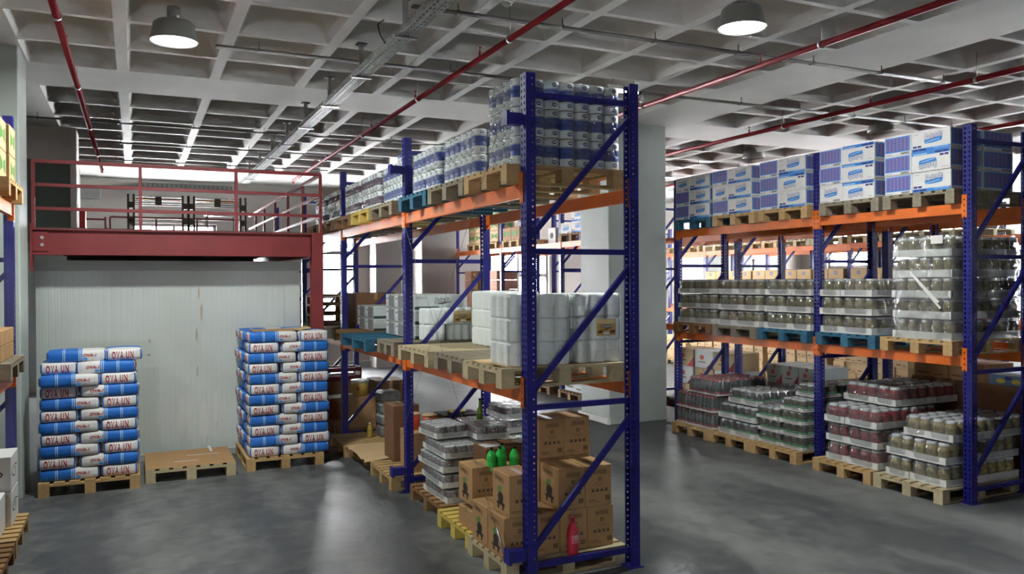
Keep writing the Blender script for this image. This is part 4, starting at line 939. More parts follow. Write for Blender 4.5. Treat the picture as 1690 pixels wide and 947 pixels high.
# floor pallets of the main rack
for X, y, w, wy, dx, lab in ((2.36, 5.215, 'light', .74, 1.0, 'pale wooden pallet on the floor under the kraft cartons at the end frame'), (2.39, 5.99, 'yellow', .76, 1.06, 'yellowish pallet on the floor, second from the end frame'), (2.45, 6.8, 'brown', .92, 1.0, 'brown pallet on the floor under the trays of cans'),
                             (2.36, 8.06, 'natural', .82, 1.06, 'worn pallet on the floor just past the second upright'), (2.4, 8.95, 'brown', .82, 1.06, 'pallet on the floor covered with a brown cardboard sheet'), (2.3, 9.84, 'natural', .84, 1.1, 'bare slatted pallet on the floor before the third upright'), (2.5, 10.86, 'brown', .84, 1.1, 'dark pallet on the floor just past the third upright'), (2.5, 11.8, 'brown', .84, 1.1, 'dark pallet on the floor, second past the third upright')): pallet(X, y, 0, w, wy, dx, lab)
t = thing('cardboard_sheet', 'crumpled brown cardboard sheet covering a floor pallet in the second bay', 'cardboard', (2.9, 9.36, PH + .002)); mb = MB(); r = random.Random(3); n = 9
vs = [(-.6 + 1.2 * i / n + r.uniform(-.02, .02), -.48 + .96 * j / n + r.uniform(-.02, .02), .006 + r.uniform(0, .01) - (.03 if i == 0 else 0) * r.random()) for j in range(n + 1) for i in range(n + 1)]
obj('sheet', MB().add(vs, [(j * (n + 1) + i, j * (n + 1) + i + 1, (j + 1) * (n + 1) + i + 1, (j + 1) * (n + 1) + i) for j in range(n) for i in range(n)], KRAFTL), t)
# ------------------------------------------------------------------ bottles
def bottle_mesh(kind, R, H):
    def mk():
        mb = MB(); body, cap, lab, prof, capz = kind
        b = MB().lathe([(R * r, H * z) + ((lab,) if l else ()) for r, z, l in prof], body, 16)
        return b.mesh('bottle')
    return cached(('bottle', kind[0].name, R, H), mk)
GRNPET = mat('green_bottle', (40, 206, 84), .12, spec=.6, coat=.5); REDPET = mat('red_bottle', (196, 44, 62), .12, spec=.6, coat=.5); GLASSG = mat('green_glass_bottle', (96, 140, 34), .1, spec=.6, coat=.5)
PET = [(.86, 0, 0), (1, .03, 0), (1, .12, 0), (.93, .15, 0), (1, .19, 0), (1, .34, 0), (.93, .38, 0), (1, .42, 0), (1, .58, 0), (.9, .68, 0), (.6, .8, 0), (.34, .87, 0), (.3, .9, 0)]
def bottle(label, x, y, z, R, H, body, cap, group=None, label_band=None, prof=PET, wine=False):
    t = thing('bottle', label, 'bottle', (x, y, z), 0, group, bottle_mesh((body, cap, None, prof, .9), R, H))
    obj('cap', cached(('cap', R, H, cap.name), lambda: MB().lathe([(R * .38, H * .9), (R * .38, H), (R * .33, H * 1.005)], cap, 12).mesh('cap')), t)
    obj('neck_ring', cached(('ring', R, H, body.name), lambda: MB().lathe([(R * .33, H * .875), (R * .42, H * .88), (R * .33, H * .89)], body, 12).mesh('neck_ring')), t)
    if label_band: obj('label', MB().lathe([(R * 1.01, H * .25), (R * 1.01, H * .5)], label_band, 16, cap0=False, cap1=False), t)
    return t
for i, (x, y, lab) in enumerate(((2.6, 5.93, 'leftmost of the four bright green bottles on the kraft cartons'), (2.68, 5.94, 'second of the four bright green bottles, tallest looking'), (2.75, 6.06, 'third of the four bright green bottles, set farther back'), (2.79, 5.9, 'rightmost of the four bright green bottles beside the upright'))): bottle(lab, x, y + .1, PH + .466, .04, .19, GRNPET, RUBBER, 'bright green bottles')
p = bottle('red drink bottle standing on the pallet edge before the cartons', 2.885, 5.2, PH, .042, .275, REDPET, INKRED)
o_ = obj('label', MB().add([(.043 * math.sin(a), -.043 * math.cos(a), z) for z in (.09, .15) for a in (-.7, -.35, 0, .35, .7, 1.05)], [(k, k + 1, k + 7, k + 6) for k in range(5)], mat('pink_label', (226, 120, 136), .4)), p)
obj('label_emblem', MB().add([(.0438 * math.sin(.2 + .35 * math.cos(a)), -.0438 * math.cos(.2 + .35 * math.cos(a)), .135 + .018 * math.sin(a)) for a in [2 * PI * k / 12 for k in range(12)]], [tuple(range(12))], WHITEPL), o_)
# ------------------------------------------------------------------ trays of cans on the brown floor pallet
CAN_R, CAN_H = .052, .105
CANL = mat('can_grey_label', (150, 156, 158), .35, metal=.2, noise=.3, nscale=18); CANT = mat('can_lid', (214, 216, 216), .35, metal=.3); CANRED = mat('can_red_oval', (150, 52, 66), .45); CANDK = mat('can_dark_picture', (70, 70, 78), .45, noise=.3, nscale=30)
def can_mesh():
    def mk():
        mb = MB().lathe([(.98 * CAN_R, 0, CANT), (CAN_R, .003, CANT), (CAN_R, .006, CANL), (CAN_R, CAN_H - .006, CANT), (CAN_R, CAN_H, CANT), (.92 * CAN_R, CAN_H, CANT), (.9 * CAN_R, CAN_H - .004, CANT)], CANT, 16)
        for a0 in (-PI / 2, PI, 0, PI / 2):
            q = lambda da, z, e: ((CAN_R + e) * math.cos(a0 + da), (CAN_R + e) * math.sin(a0 + da), z)
            mb.add([q(.42 * math.cos(a), .07 + .016 * math.sin(a), .001) for a in [2 * PI * k / 12 for k in range(12)]], [tuple(range(12))], CANRED)
            mb.add([q(.24 * s, z, .0017) for s, z in ((-1, .067), (1, .067), (1, .074), (-1, .074))], [(0, 1, 2, 3)], WHITEPL)
            mb.add([q(.4 * s, z, .001) for s, z in ((-1, .015), (0, .013), (1, .015), (1, .046), (0, .046), (-1, .046))], [(0, 1, 4, 5), (1, 2, 3, 4)], CANDK)
        return mb.mesh('can')
    return cached('can', mk)
def tray_mesh(w, d, h, M, cut=.0):
    """open cardboard tray with a lower middle on its long sides"""
    def mk():
        mb = MB(); t = .004
        mb.box(-w / 2, w / 2, -d / 2, d / 2, 0, t, M)
        for s in (-1, 1):
            mb.box(min(s * w / 2, s * (w / 2 - t)), max(s * w / 2, s * (w / 2 - t)), -d / 2, d / 2, t, h, M); mb.box(-w / 2 + t, w / 2 - t, min(s * d / 2, s * (d / 2 - t)), max(s * d / 2, s * (d / 2 - t)), t, h, M)
        return mb.mesh('tray')
    return cached(('tray', round(w, 3), round(d, 3), h, M.name), mk)
def can_tray(label, x, y, z, nx, ny, rz, film=True):
    w, d = 2 * CAN_R * nx + .012, 2 * CAN_R * ny + .012
    t = thing('can_tray', label, 'tray of cans', (x, y, z), rz, 'shrink wrapped trays of cans')
    obj('tray', tray_mesh(w, d, .05, CARDP), t)
    for i in range(nx):
        for j in range(ny):
            obj('can', can_mesh(), t, ((2 * i - nx + 1) * CAN_R, (2 * j - ny + 1) * CAN_R, .005), random.choice((0, PI / 2, .3)))
    if film: obj('shrink_film', film_mesh(w, d, CAN_H + .01, nx, ny, random.randrange(3)), t)
    obj('handle_hole', cached('hh', lambda: Print().ell(0, 0, .028, .014, WHITEPL, 1, 12).put(MB(), (-w / 2, 0, .028), (0, -1, 0), (0, 0, 1)).mesh('handle_hole')), t)
offs = [(2.68, 7.18, .02), (2.66, 7.2, -.03), (2.65, 7.22, .04), (2.67, 7.17, .0), (2.66, 7.33, .08)]
for k, (x, y, a) in enumerate(offs):
    can_tray('wrapped tray of grey cans, %s, near column of the can stack' % tier(k, 5), x, y, PH + k * .135, 3, 6 if k < 4 else 4, a)
for k in range(5): can_tray('wrapped tray of grey cans, %s, middle column of the can stack' % tier(k, 5), 3.01, 7.22 + .02 * (k % 2), PH + k * .135, 3, 6, (-.02, .03, 0, .02, -.04)[k])
for k in range(6): can_tray('wrapped tray of grey cans, %s, far column of the can stack' % tier(k, 6), 3.34, 7.3 - .02 * (k % 2), PH + k * .135, 3, 6 if k < 4 else 4, (.02, -.03, .01, 0, .03, 0)[k])
bottle('green glass bottle standing on top of the trays of cans', 3.02, 7.28, PH + 5 * .135 - .01, .032, .2, GLASSG, RUBBER, prof=[(.95, 0, 0), (1, .03, 0), (1, .42, 0), (.8, .52, 0), (.45, .62, 0), (.36, .8, 0), (.38, .9, 0)])
# ------------------------------------------------------------------ jars in shrink wrapped trays
def jar_mats(nm, rgb, lab=None): return (mat('jar_' + nm, rgb, .12, noise=.35, nscale=22, spec=.6, coat=.6), lab)
PICK = jar_mats('pickles', (116, 106, 60)); PICKD = jar_mats('dark_pickles', (66, 64, 40), GREENLABEL); BLACKO = jar_mats('dark_olives', (52, 48, 54), GREENLABEL); REDJ = jar_mats('red_preserve', (140, 28, 44)); GOLD = jar_mats('golden_pickles', (150, 134, 80))
PAPERLAB = mat('jar_paper_label', (176, 176, 170), .5)
def jar_mesh(kind, R, H):
    def mk():
        body, lab = kind
        q = lambda r, z, m=None: (R * r, H * z) + ((m,) if m else ())
        if lab: prof = [q(.8, 0), q(.97, .04), q(1, .1, lab), q(1, .42), q(1, .62), q(.93, .74), q(.78, .84), q(.76, .88)]
        else: prof = [q(.78, 0), q(.97, .05), q(1.02, .18), q(.98, .34), q(.87, .43), q(.95, .5), q(1.0, .6), q(.93, .73), q(.78, .83), q(.75, .88)]
        mb = MB().lathe(prof, body, 14)
        if not lab:
            for a0 in (-PI / 2, PI): mb.add([(R * 1.012 * math.cos(a0 + a), R * 1.012 * math.sin(a0 + a), z) for z in (H * .1, H * .2) for a in (-.5, 0, .5)], [(0, 1, 4, 3), (1, 2, 5, 4)], PAPERLAB)
        return mb.mesh('jar')
    return cached(('jar', kind[0].name, R, H), mk)
def lid_mesh(R, H, M): return cached(('lid', R, H, M.name), lambda: MB().lathe([(R * .8, H * .86), (R * .82, H * .875), (R * .82, H * .975), (R * .77, H)], M, 14).mesh('lid'))
def tray_pack(label, group, x, y, z, nx, ny, R, H, kind, keep, lidm=LIDW, th=.072, tray=CARDP, film=False, rz=0., bottle=None, cat='tray of jars', name='jar_tray'):
    """x, y = corner with smallest coordinates; nx rows back, ny along the front"""
    w, d = 2 * R * nx + .012, 2 * R * ny + .012
    t = thing(name, label, cat, (x + w / 2, y + d / 2, z), rz, group)
    obj('tray', tray_mesh(w, d, th, tray), t)
    for i in range(nx):
        for j in range(ny):
            if not keep(i, j): continue
            p = ((2 * i - nx + 1) * R, (2 * j - ny + 1) * R, .005)
            if bottle:
                b = obj('bottle', bottle[0], t, p); obj('cap', bottle[1], b)
            else:
                b = obj('jar', jar_mesh(kind, R * .92, H), t, p); obj('lid', lid_mesh(R * .9, H, lidm), b)
    if film: obj('shrink_film', film_mesh(w, d, H + .004, nx, ny, random.randrange(3)), t)
    return t
def jar_load(which, short, x0, y0, z0, tiers, R, H, kind, pitch, lidm=LIDW, th=.072, split=(3, 3), depth=(4, 4), film=True, **kw):
    """tiers: list of (x shift, y shift, per-row jar counts along y) ; jars inside the stack are not built"""
    n = len(tiers); g = short
    for k, (sx, sy, cols) in enumerate(tiers):
        y = y0 + sy; tot = sum(cols); full = [sum(depth)]
        topmost = k == n - 1 or sum(tiers[k + 1][2]) < tot or tiers[k + 1][0] > sx + .05
        yy = y
        for c, ny in enumerate(cols):
            xx = x0 + sx
            for d, nx in enumerate(depth):
                first, last = c == 0, c == len(cols) - 1
                keep = lambda i, j: topmost or (d == 0 and i == 0) or (first and j == 0) or (last and j == ny - 1) or (d == len(depth) - 1 and i == nx - 1 and False)
                if any(keep(i, j) for i in range(nx) for j in range(ny)):
                    cn = {1: [''], 2: ['right', 'left'], 3: ['right', 'middle', 'left']}[len(cols)][c]
                    tray_pack('%s, %s, %s %s' % (which, tier(k, n), cn, ('front', 'rear')[d] if len(depth) == 2 else ''), g, xx + random.uniform(-.008, .008), yy + random.uniform(-.004, .004), z0 + k * pitch, nx, ny, R, H, kind, keep, lidm, th, film=film and (d == 0 or topmost), **kw)
                xx += 2 * R * nx + .016
            yy += 2 * R * ny + .016
JR, JH = .0645, .186
FX = RX - .04
Z1r = RL1 + PH
jar_load('pickle jar tray in leftmost stack on middle beam', 'pickle trays in the leftmost middle stack', FX, 8.87, Z1r, [(0, 0, (3, 2)), (.02, .02, (2, 3)), (.03, .04, (3, 2))], .077, JH, PICK, .205)
jar_load('pickle jar tray in second stack on middle beam', 'pickle trays in the second middle stack', FX, 7.99, Z1r, [(0, 0, (3, 2)), (0, 0, (2, 3)), (.04, .02, (3, 2))], .077, JH, PICK, .205)
jar_load('pickle jar tray left of the middle upright', 'pickle trays left of the middle upright', FX, 7.125, Z1r, [(0, 0, (2, 3)), (.01, 0, (3, 2)), (.02, .01, (2, 3))], .074, JH, PICK, .205)
jar_load('pickle jar tray right of the middle upright', 'pickle trays right of the middle upright', FX, 6.26, Z1r, [(0, 0, (3, 2)), (0, .0, (3, 2)), (.0, -.0, (3, 2))], .069, JH, PICK, .205)
jar_load('pickle jar tray of the tall wrapped stack', 'pickle trays of the tall stretch wrapped stack', FX, 5.32, Z1r, [(0, 0, (3, 2)), (0, 0, (2, 3)), (-.01, 0, (3, 2)), (0, 0, (2, 3)), (.02, .01, (3, 2))], JR, JH, PICK, .205, film=False)
t = thing('stretch_wrap', 'crinkled clear stretch film around the tall stack of pickle trays', 'plastic wrap', (FX + .51, 5.645, Z1r - .05)); mb = MB(); r = random.Random(5); N = 44; rings = []
for q in range(14):
    z = 1.08 * q / 13; ring = []
    for k in range(N):
        a = 2 * PI * k / N; ca, sa = math.cos(a), math.sin(a); s_ = (abs(ca) ** 9 + abs(sa) ** 9) ** (-1 / 9); b = r.uniform(.985, 1.03) * (1.0 if q else 1.05) * (.93 if q == 13 else 1)
        ring.append((.535 * ca * s_ * b, .36 * sa * s_ * b, z + r.uniform(-.012, .012)))
    rings.append(ring)
for a, b in zip(rings, rings[1:]): mb.add(a + b, [(k, (k + 1) % N, N + (k + 1) % N, N + k) for k in range(N)], STRETCH, True)
obj('film', mb, t)
sr = MB()
for a, b in (((-.56, .1, .72), (-.555, -.22, .42)), ((-.56, .08, .70), (-.555, -.24, .36))): sr.bar(a, b, .006, .02, WHITEPL, (0, .6, .8))
obj('twisted_film_strand', sr, t); obj('paper_slip', MB().box(-.562, -.56, -.27, -.14, .99, 1.07, WHITEPL), t)
for y, w, lab in ((8.87, 'brown', 'dark pallet under the leftmost stack of pickle trays'), (7.99, 'grey', 'grey pallet under the second stack of pickle trays'), (7.12, 'blue', 'blue pallet under pickle trays left of the middle upright'), (6.16, 'blue', 'blue pallet under pickle trays right of the middle upright'), (5.27, 'natural', 'wooden pallet under the tall wrapped stack of pickle trays')): pallet(RX - .1, y, RL1, w, .83, 1.08, lab)
# floor row
GX = 6.98
jar_load('red preserve jar tray on floor pallet', 'red preserve trays on the floor', GX + .02, 6.08, PH + .004, [(0, 0, (3, 2)), (0, 0, (3, 2)), (-.02, .0, (3, 2)), (.32, .04, (2, 3))], .067, .19, REDJ, .212, th=.07, depth=(4, 3))
jar_load('golden pickle jar tray by the end upright', 'golden pickle trays by the end upright', GX, 5.28, PH + .004, [(0, 0, (3, 2)), (.0, 0, (3, 2)), (.06, -.03, (2, 2))], .0655, .19, GOLD, .215, th=.07)
jar_load('small pickle jar tray with green labels, left half', 'small green labelled pickle trays, left half', GX + .02, 7.505, PH + .004, [(0, 0, (3,)), (0, .0, (3,)), (-.02, .02, (3,))], .058, .135, PICKD, .15, th=.04, depth=(3, 3))
jar_load('small pickle jar tray with green labels, right half', 'small green labelled pickle trays, right half', GX + .02, 7.13, PH + .004, [(0, 0, (3,)), (0, 0, (3,)), (-.01, 0, (3,)), (.0, -.0, (3,)), (.25, -.0, (3,))], .058, .135, PICKD, .15, th=.04, depth=(3, 3))
jar_load('dark olive jar tray with green labels', 'dark olive trays with green labels', GX - .02, 7.9, PH + .004, [(0, 0, (3, 2)), (.02, .02, (3, 2)), (.1, .04, (2, 2))], .066, .175, BLACKO, .2, th=.065)
SODA = mat('dark_soda_bottle', (70, 84, 84), .12, spec=.6, coat=.6, noise=.3, nscale=20); SODAL = mat('soda_red_label', (150, 44, 56), .5, noise=.4, nscale=26); SODAW = mat('soda_white_wave', (196, 176, 178), .5, noise=.3, nscale=40)
SR, SH = .038, .205
sb = cached('soda', lambda: MB().lathe([(SR * .9, 0), (SR, SH * .03, SODAW), (SR, SH * .11, SODAL), (SR, SH * .24), (SR * .94, SH * .3), (SR, SH * .4), (SR, SH * .55), (SR * .8, SH * .7), (SR * .42, SH * .84), (SR * .4, SH * .9)], SODA, 12).mesh('bottle'))
sc = cached('sodacap', lambda: MB().lathe([(SR * .5, SH * .87), (SR * .5, SH * .985), (SR * .45, SH)], LIDR, 10).mesh('cap'))
jar_load('shrink wrapped pad of red capped bottles', 'pads of red capped bottles', GX - .02, 8.70, PH + .004, [(0, 0, (3, 4, 3)), (0, 0, (3, 4, 3)), (.06, -.02, (3, 5))], SR, SH, None, .222, th=.018, depth=(5, 6), bottle=(sb, sc), cat='pad of bottles', name='bottle_pad')
for y, w, lab in ((8.72, 'natural', 'floor pallet under the red capped bottles'), (7.92, 'natural', 'floor pallet under the dark olive trays'), (7.13, 'natural', 'floor pallet under the small green labelled pickle trays'), (6.08, 'natural', 'floor pallet under the red preserve trays'), (5.25, 'light', 'floor pallet under the golden pickle trays by the end upright')): pallet(GX - .08, y, 0, w, .8 if y != 7.13 else .78, 1.12, lab)
# ------------------------------------------------------------------ goods in the rear half of the right rack
def red_corner(P, w, h):
    P.poly([(w * .62, 0), (w, 0), (w, h * .55), (w * .85, h * .3)], INKRED).ell(w * .4, h * .6, w * .12, h * .14, mat('orange_red_seal', (206, 84, 56), .6), 1, 12).rect(w * .2, h * .3, w * .6, h * .36, INKBR)
def blue_oval(P, w, h): P.ell(w * .5, h * .8, w * .11, h * .09, NAVY, 1, 14).ell(w * .5, h * .8, w * .08, h * .06, mat('pale_blue_ink', (150, 168, 200), .6), 2, 14).rect(w * .1, h * .25, w * .16, h * .4, INKBR)
def small_marks(P, w, h): P.rect(w * .1, h * .2, w * .45, h * .3, INKBR).rect(w * .6, h * .15, w * .85, h * .22, INKBR)
def bowtie(P, w, h): P.poly([(w * .12, h * .25), (w * .5, h * .45), (w * .5, h * .6), (w * .12, h * .8)], INKGREEN).poly([(w * .88, h * .25), (w * .88, h * .8), (w * .5, h * .6), (w * .5, h * .45)], INKGREEN).ell(w * .5, h * .52, w * .09, h * .12, mat('bowtie_seal', (140, 160, 96), .7), 2, 12)
def red_circle(P, w, h): P.ell(w * .5, h * .62, w * .16, h * .17, mat('red_seal', (206, 72, 62), .6), 1, 14).ell(w * .5, h * .62, w * .1, h * .11, mat('seal_cream', (220, 186, 160), .6), 2, 12)
BX8 = 8.3
for y, w in ((9.84, 'natural'), (8.3, 'natural'), (7.2, 'brown'), (5.3, 'brown'), (10.75, 'grey')): pallet(BX8, y, 0, w, 1.5 if y == 5.3 else .86, 1.0, {9.84: 'floor pallet in the rear rack half behind the bottles', 8.3: 'floor pallet in the rear rack half under grey white cartons', 7.2: 'floor pallet in the rear rack half under brown cartons', 5.3: 'floor pallet in the rear rack half under the big dark carton', 10.75: 'floor pallet in the rear rack half under red sealed cartons'}[y])
for k in range(3):
    for i in range(3):
        carton('grey white carton with red corner, %s, %s of three, behind the olive trays' % (tier(k, 3), ('right', 'middle', 'left')[i]), BX8 - .02, 8.2 + i * .31, PH + k * .265, .6, .305, .26, CARDG, [('-x', 'redc', red_corner)], group='grey white cartons with red corners')
for k in range(2):
    for i in range(2): carton('plain brown carton, %s, %s one behind the green labelled jars' % (tier(k, 2), ('right', 'left')[i]), BX8 + .02, 7.22 + i * .42, PH + k * .33, .6, .41, .325, KRAFTD, [], group='plain brown cartons behind the green labelled jars')
carton('flat yellowish carton lying on the plain brown cartons', BX8 + .1, 7.3, PH + .66, .4, .3, .08, mat('yellow_board', (190, 160, 70), .7), tape=None)
for k in range(3):
    for i in range(3): carton('white carton with red seal, %s, %s, behind the bottles' % (tier(k, 3), ('right', 'middle', 'left')[i]), BX8, 9.86 + i * .5, PH + k * .29 - (0 if i < 2 else 0), .5, .46, .285, CARDW if (i + k) % 2 else KRAFTL, [('-x', 'redc', red_corner)], group='white cartons with red seals behind the bottles')
carton('big dark brown carton behind the end upright of the right rack', BX8 + .06, 5.32, PH, .85, 1.45, .86, KRAFTD, tape='y')
for i in range(2): carton('kraft carton with red mark on the big dark carton, %s' % ('right', 'left')[i], BX8 + .06, 5.86 + i * .44, PH + .862, .5, .43, .2, KRAFT, [('-x', 'redc2', small_marks)], group='kraft cartons on the big dark carton')
t = carton('white and blue carton with yellow fruit picture on the big dark carton', BX8 + .06, 5.38, PH + .862, .32, .42, .13, mat('blue_picture_board', (120, 160, 206), .6), [('-x', 'fruit', lambda P, w, h: P.rect(0, h * .85, w, h, WHITEINK).ell(w * .3, h * .35, w * .12, h * .2, mat('lemon_yellow', (220, 206, 70), .6), 1, 12).ell(w * .7, h * .35, w * .12, h * .2, mat('lemon_yellow', (220, 206, 70), .6), 1, 12).ell(w * .5, h * .6, w * .1, h * .14, NAVY, 1, 12))], tape=None)
# far aisle rack, seen between the shelves
FXR = 12.95
for i, y in enumerate((16.62, 15.62, 14.76, 13.9, 12.92, 12.05, 11.06, 10.18, 9.2, 17.5)): pallet(FXR - .05, y, RL2, 'light' if i % 3 else 'natural', .86, 1.05, 'empty pale pallet on the far rack top, %s' % ['third from left', 'fourth from left', 'fifth from left', 'sixth from left', 'seventh from left', 'fourth from right', 'third from right', 'second from right', 'rightmost', 'second from left'][i])
for i, y in enumerate((10.18, 11.06, 12.05, 12.92, 13.9, 14.76, 15.62)):
    pallet(FXR - .03, y, RL1, 'natural', .84, 1.05, 'pallet under kraft cartons on the far rack middle beam, %s from right' % ORD[i].replace('bottom', 'first'))
    for q in range(2):
        for k in range(2): carton('kraft carton with blue oval, far rack pallet %s from right, %s, %s one' % (ORD[i].replace('bottom', 'first'), ('lower', 'upper')[k], ('right', 'left')[q]), FXR, y + .02 + q * .41, RL1 + PH + k * .41, .45, .40, .405, KRAFTL, [('-x', 'oval', blue_oval)], group='kraft cartons with blue ovals on the far rack', tape=None)
for i, y in enumerate((9.2, 10.18, 11.06, 12.05, 12.92, 13.9, 14.76, 15.62, 16.62)):
    pallet(FXR - .5, y, 0, 'natural', .84, 1.05, 'floor pallet of the far rack, %s from right' % ORD[i].replace('bottom', 'first'))
    nk = (3, 4, 3, 4, 3, 4, 4, 3, 3)[i]
    for q in range(3):
        for k in range(nk): carton('small kraft carton, far floor pallet %s from right, %s, %s' % (ORD[i].replace('bottom', 'first'), tier(k, nk), ('right', 'middle', 'left')[q]), FXR - .48 + random.uniform(0, .04), y + .005 + q * .275, PH + k * .2, .42, .27, .198, KRAFTL, [('-x', 'smallm', small_marks)], group='small kraft cartons on the far floor', tape=None)
# rack beyond the column
for y, n_, lab in ((17.0, 3, 'green bow tie carton far end'), (16.12, 3, 'green bow tie carton second stack')):
    pallet(RX - .06, y, RL2, 'natural', .84, 1.05, 'pallet under the %s stack beyond the column' % lab.replace('carton ', ''))
    for k in range(n_):
        for i in range(2): carton('%s, %s, %s' % (lab, tier(k, n_), ('right', 'left')[i]), RX - .02, y + .01 + i * .42, RL2 + PH + k * .25, .4, .41, .245, KRAFTL, [('-x', 'bow', bowtie), ('-y', 'bow', bowtie)], group='kraft cartons with green bow ties beyond the column', tape=None)
pallet(RX - .06, 15.0, RL2, 'natural', .84, 1.05, 'pallet under the low pair of bow tie cartons beyond the column')
for i in range(2): carton('low green bow tie carton before the stacks, %s one' % ('right', 'left')[i], RX - .02, 15.05 + i * .42, RL2 + PH, .35, .41, .26, KRAFT, [('-x', 'bow', bowtie), ('-y', 'bow', bowtie)], group='low bow tie cartons', tape=None)
pallet(RX - .06, 12.42, RL2, 'brown', .84, 1.05, 'pallet under the blue cartons just left of the big column')
for k in range(2):
    for i in range(2):
        if k == 1 and i == 1: continue
        carton('white and blue carton beside the big column, %s, %s' % (tier(k, 2), ('right', 'left')[i]), RX - .03, 12.44 + i * .41, RL2 + PH + k * .2, .46, .4, .198, CARDW, [('-x', 'front1' if i == 0 else 'small', pot_front(1) if i == 0 else pot_small)], group='white and blue cartons beside the big column')
carton('grey white carton with dark picture on the top beam beyond the column', RX + .1, 13.7, RL2, .3, .3, .3, CARDW, [('-x', 'pic', lambda P, w, h: P.ell(w * .5, h * .5, w * .25, h * .2, INK, 1, 10))], tape=None)
for y in (17.3, 16.2): pallet(RX - .04, y, RL1, 'natural', .84, 1.05, 'pallet of pinkish cartons beyond the column, %s' % ('far one' if y > 17 else 'near one'))
PINKK = mat('pinkish_kraft', (204, 156, 132), .8, vary=.05)
for k in range(4):
    for i, y in enumerate((17.35, 17.75, 16.25, 16.65)): carton('pinkish carton with red circle, %s, %s beyond the column' % (tier(k, 4), ('third from right', 'fourth from right', 'rightmost', 'second from right')[i]), RX, y, RL1 + PH + k * .21, .5, .39, .205, PINKK if i > 0 else KRAFTD, [('-x', 'redcirc', red_circle)], group='pinkish cartons with red circles beyond the column', tape=None)
JRS = jar_mats('brown_preserve', (120, 96, 52))
for i, y in enumerate((13.9, 14.7, 12.52)): jar_load('white tray of jars beyond the column, %s' % ('middle one', 'far one', 'nearest column')[i], 'white trays of jars beyond the column', RX, y, RL1 + .02, [(0, 0, (5,))], .07, .26, JRS, .3, th=.13, depth=(2,), film=False, tray=CARDW)
for i, y in enumerate((12.42, 13.6, 14.6, 16.2)):
    pallet(RX - .1, y, 0, 'brown', .84, 1.1, 'brown floor pallet beyond the column, %s' % ('nearest', 'second', 'third', 'farthest')[i])
    carton('pale carton on floor pallet beyond the column, %s' % ('nearest', 'second', 'third', 'farthest')[i], RX, y + .05, PH, .6, .7, .32, PINKK if i % 2 else CARDG, [('-x', 'smallm', small_marks)], tape=None)
t = thing('film_bundle', 'crumpled shiny plastic bundle on the nearest floor pallet beyond the column', 'plastic wrap', (RX + .05, 12.7, PH + .33)); mb = MB(); r = random.Random(9); pts = []
for j in range(6):
    for i in range(10): a = 2 * PI * i / 10; q = r.uniform(.7, 1.15); pts.append((.2 * q * math.sin(PI * (j + .3) / 6) * math.cos(a), .24 * q * math.sin(PI * (j + .3) / 6) * math.sin(a), .1 - .1 * math.cos(PI * (j + .3) / 6)))
obj('plastic_folds', mb.add(pts, [(j * 10 + i, j * 10 + (i + 1) % 10, j * 10 + 10 + (i + 1) % 10, j * 10 + 10 + i) for j in range(5) for i in range(10)], mat('shiny_plastic', (196, 200, 204), .15, spec=.8)), t)
# ------------------------------------------------------------------ left rack at the edge of the frame
pallet(-2.0, 7.34, ML2, 'natural', .88, 1.12, 'pallet on the left rack top beam at the left edge'); pallet(-2.0, 7.34, ML1, 'grey', .88, 1.12, 'grey pallet on the left rack middle beam at the left edge')
pallet(-1.98, 7.36, 0, 'natural', .86, 1.12, 'floor pallet of the left rack under the white cartons'); pallet(-1.98, 6.45, 0, 'brown', .86, 1.12, 'floor pallet of the left rack, nearer one')
def bigtri(P, w, h): P.poly([(w * .05, h * .1), (w * .95, h * .35), (w * .95, h * .75), (w * .05, h * .95)], INKGREEN)
for k in range(2):
    carton('kraft carton with green triangles at left edge, %s, far one' % tier(k, 2), -1.36, 7.9, ML2 + PH + k * .25, .42, .34, .248, KRAFTL, [('-y', 'tri', bigtri), ('+x', 'bow', bowtie)], tape=None); carton('kraft carton with green triangles at left edge, %s, near one' % tier(k, 2), -1.38, 7.45, ML2 + PH + k * .25, .42, .4, .248, KRAFTL, [('-y', 'tri', bigtri), ('+x', 'bow', bowtie)], tape=None)
for k in range(2):
    for i in range(3): carton('small tan carton on the left rack middle beam, %s, %s' % (tier(k, 2), ('near', 'middle', 'far')[i]), -1.32, 7.44 + i * .26, ML1 + PH + k * .125, .36, .25, .123, KRAFT, [], tape=None, group='small tan cartons on the left rack')
def round_mark(P, w, h): P.ell(w * .5, h * .5, w * .36, h * .17, INK, 1, 18).ell(w * .5, h * .5, w * .33, h * .14, CARDW, 2, 18).text('ZD', w * .5, h * .5, h * .2, INK, 3, shear=.2, xs=1.3)
for k in range(2): carton('white carton with oval mark at the left edge, %s' % ('lower', 'upper')[k], -1.36, 7.8, PH + k * .29, .42, .42, .287, CARDW, [('-y', 'zd', round_mark), ('+x', 'zd', round_mark)], tape='y')
carton('small white carton in front of the white cartons at the left edge', -1.26, 7.46, PH, .28, .3, .3, CARDW, tape='y')
t = thing('bucket', 'white plastic bucket with lid on the floor pallet at the left edge', 'bucket', (-1.08, 7.1, PH)); obj('bucket_body', MB().lathe([(.085, 0), (.11, .2)], WHITEPL, 18), t); obj('bucket_lid', MB().lathe([(.115, .19), (.118, .215), (.11, .22)], WHITEPL, 18), t)
obj('label', MB().add([(.1 * math.cos(a) * (1 + z * .6), .1 * math.sin(a) * (1 + z * .6), z) for z in (.06, .14) for a in (-1.2, -.8, -.4)], [(0, 1, 4, 3), (1, 2, 5, 4)], mat('bucket_label', (196, 90, 90), .5)), t)
carton('tan carton at the very left edge before the bucket', -1.5, 6.6, PH, .5, .4, .62, KRAFT, tape='y')
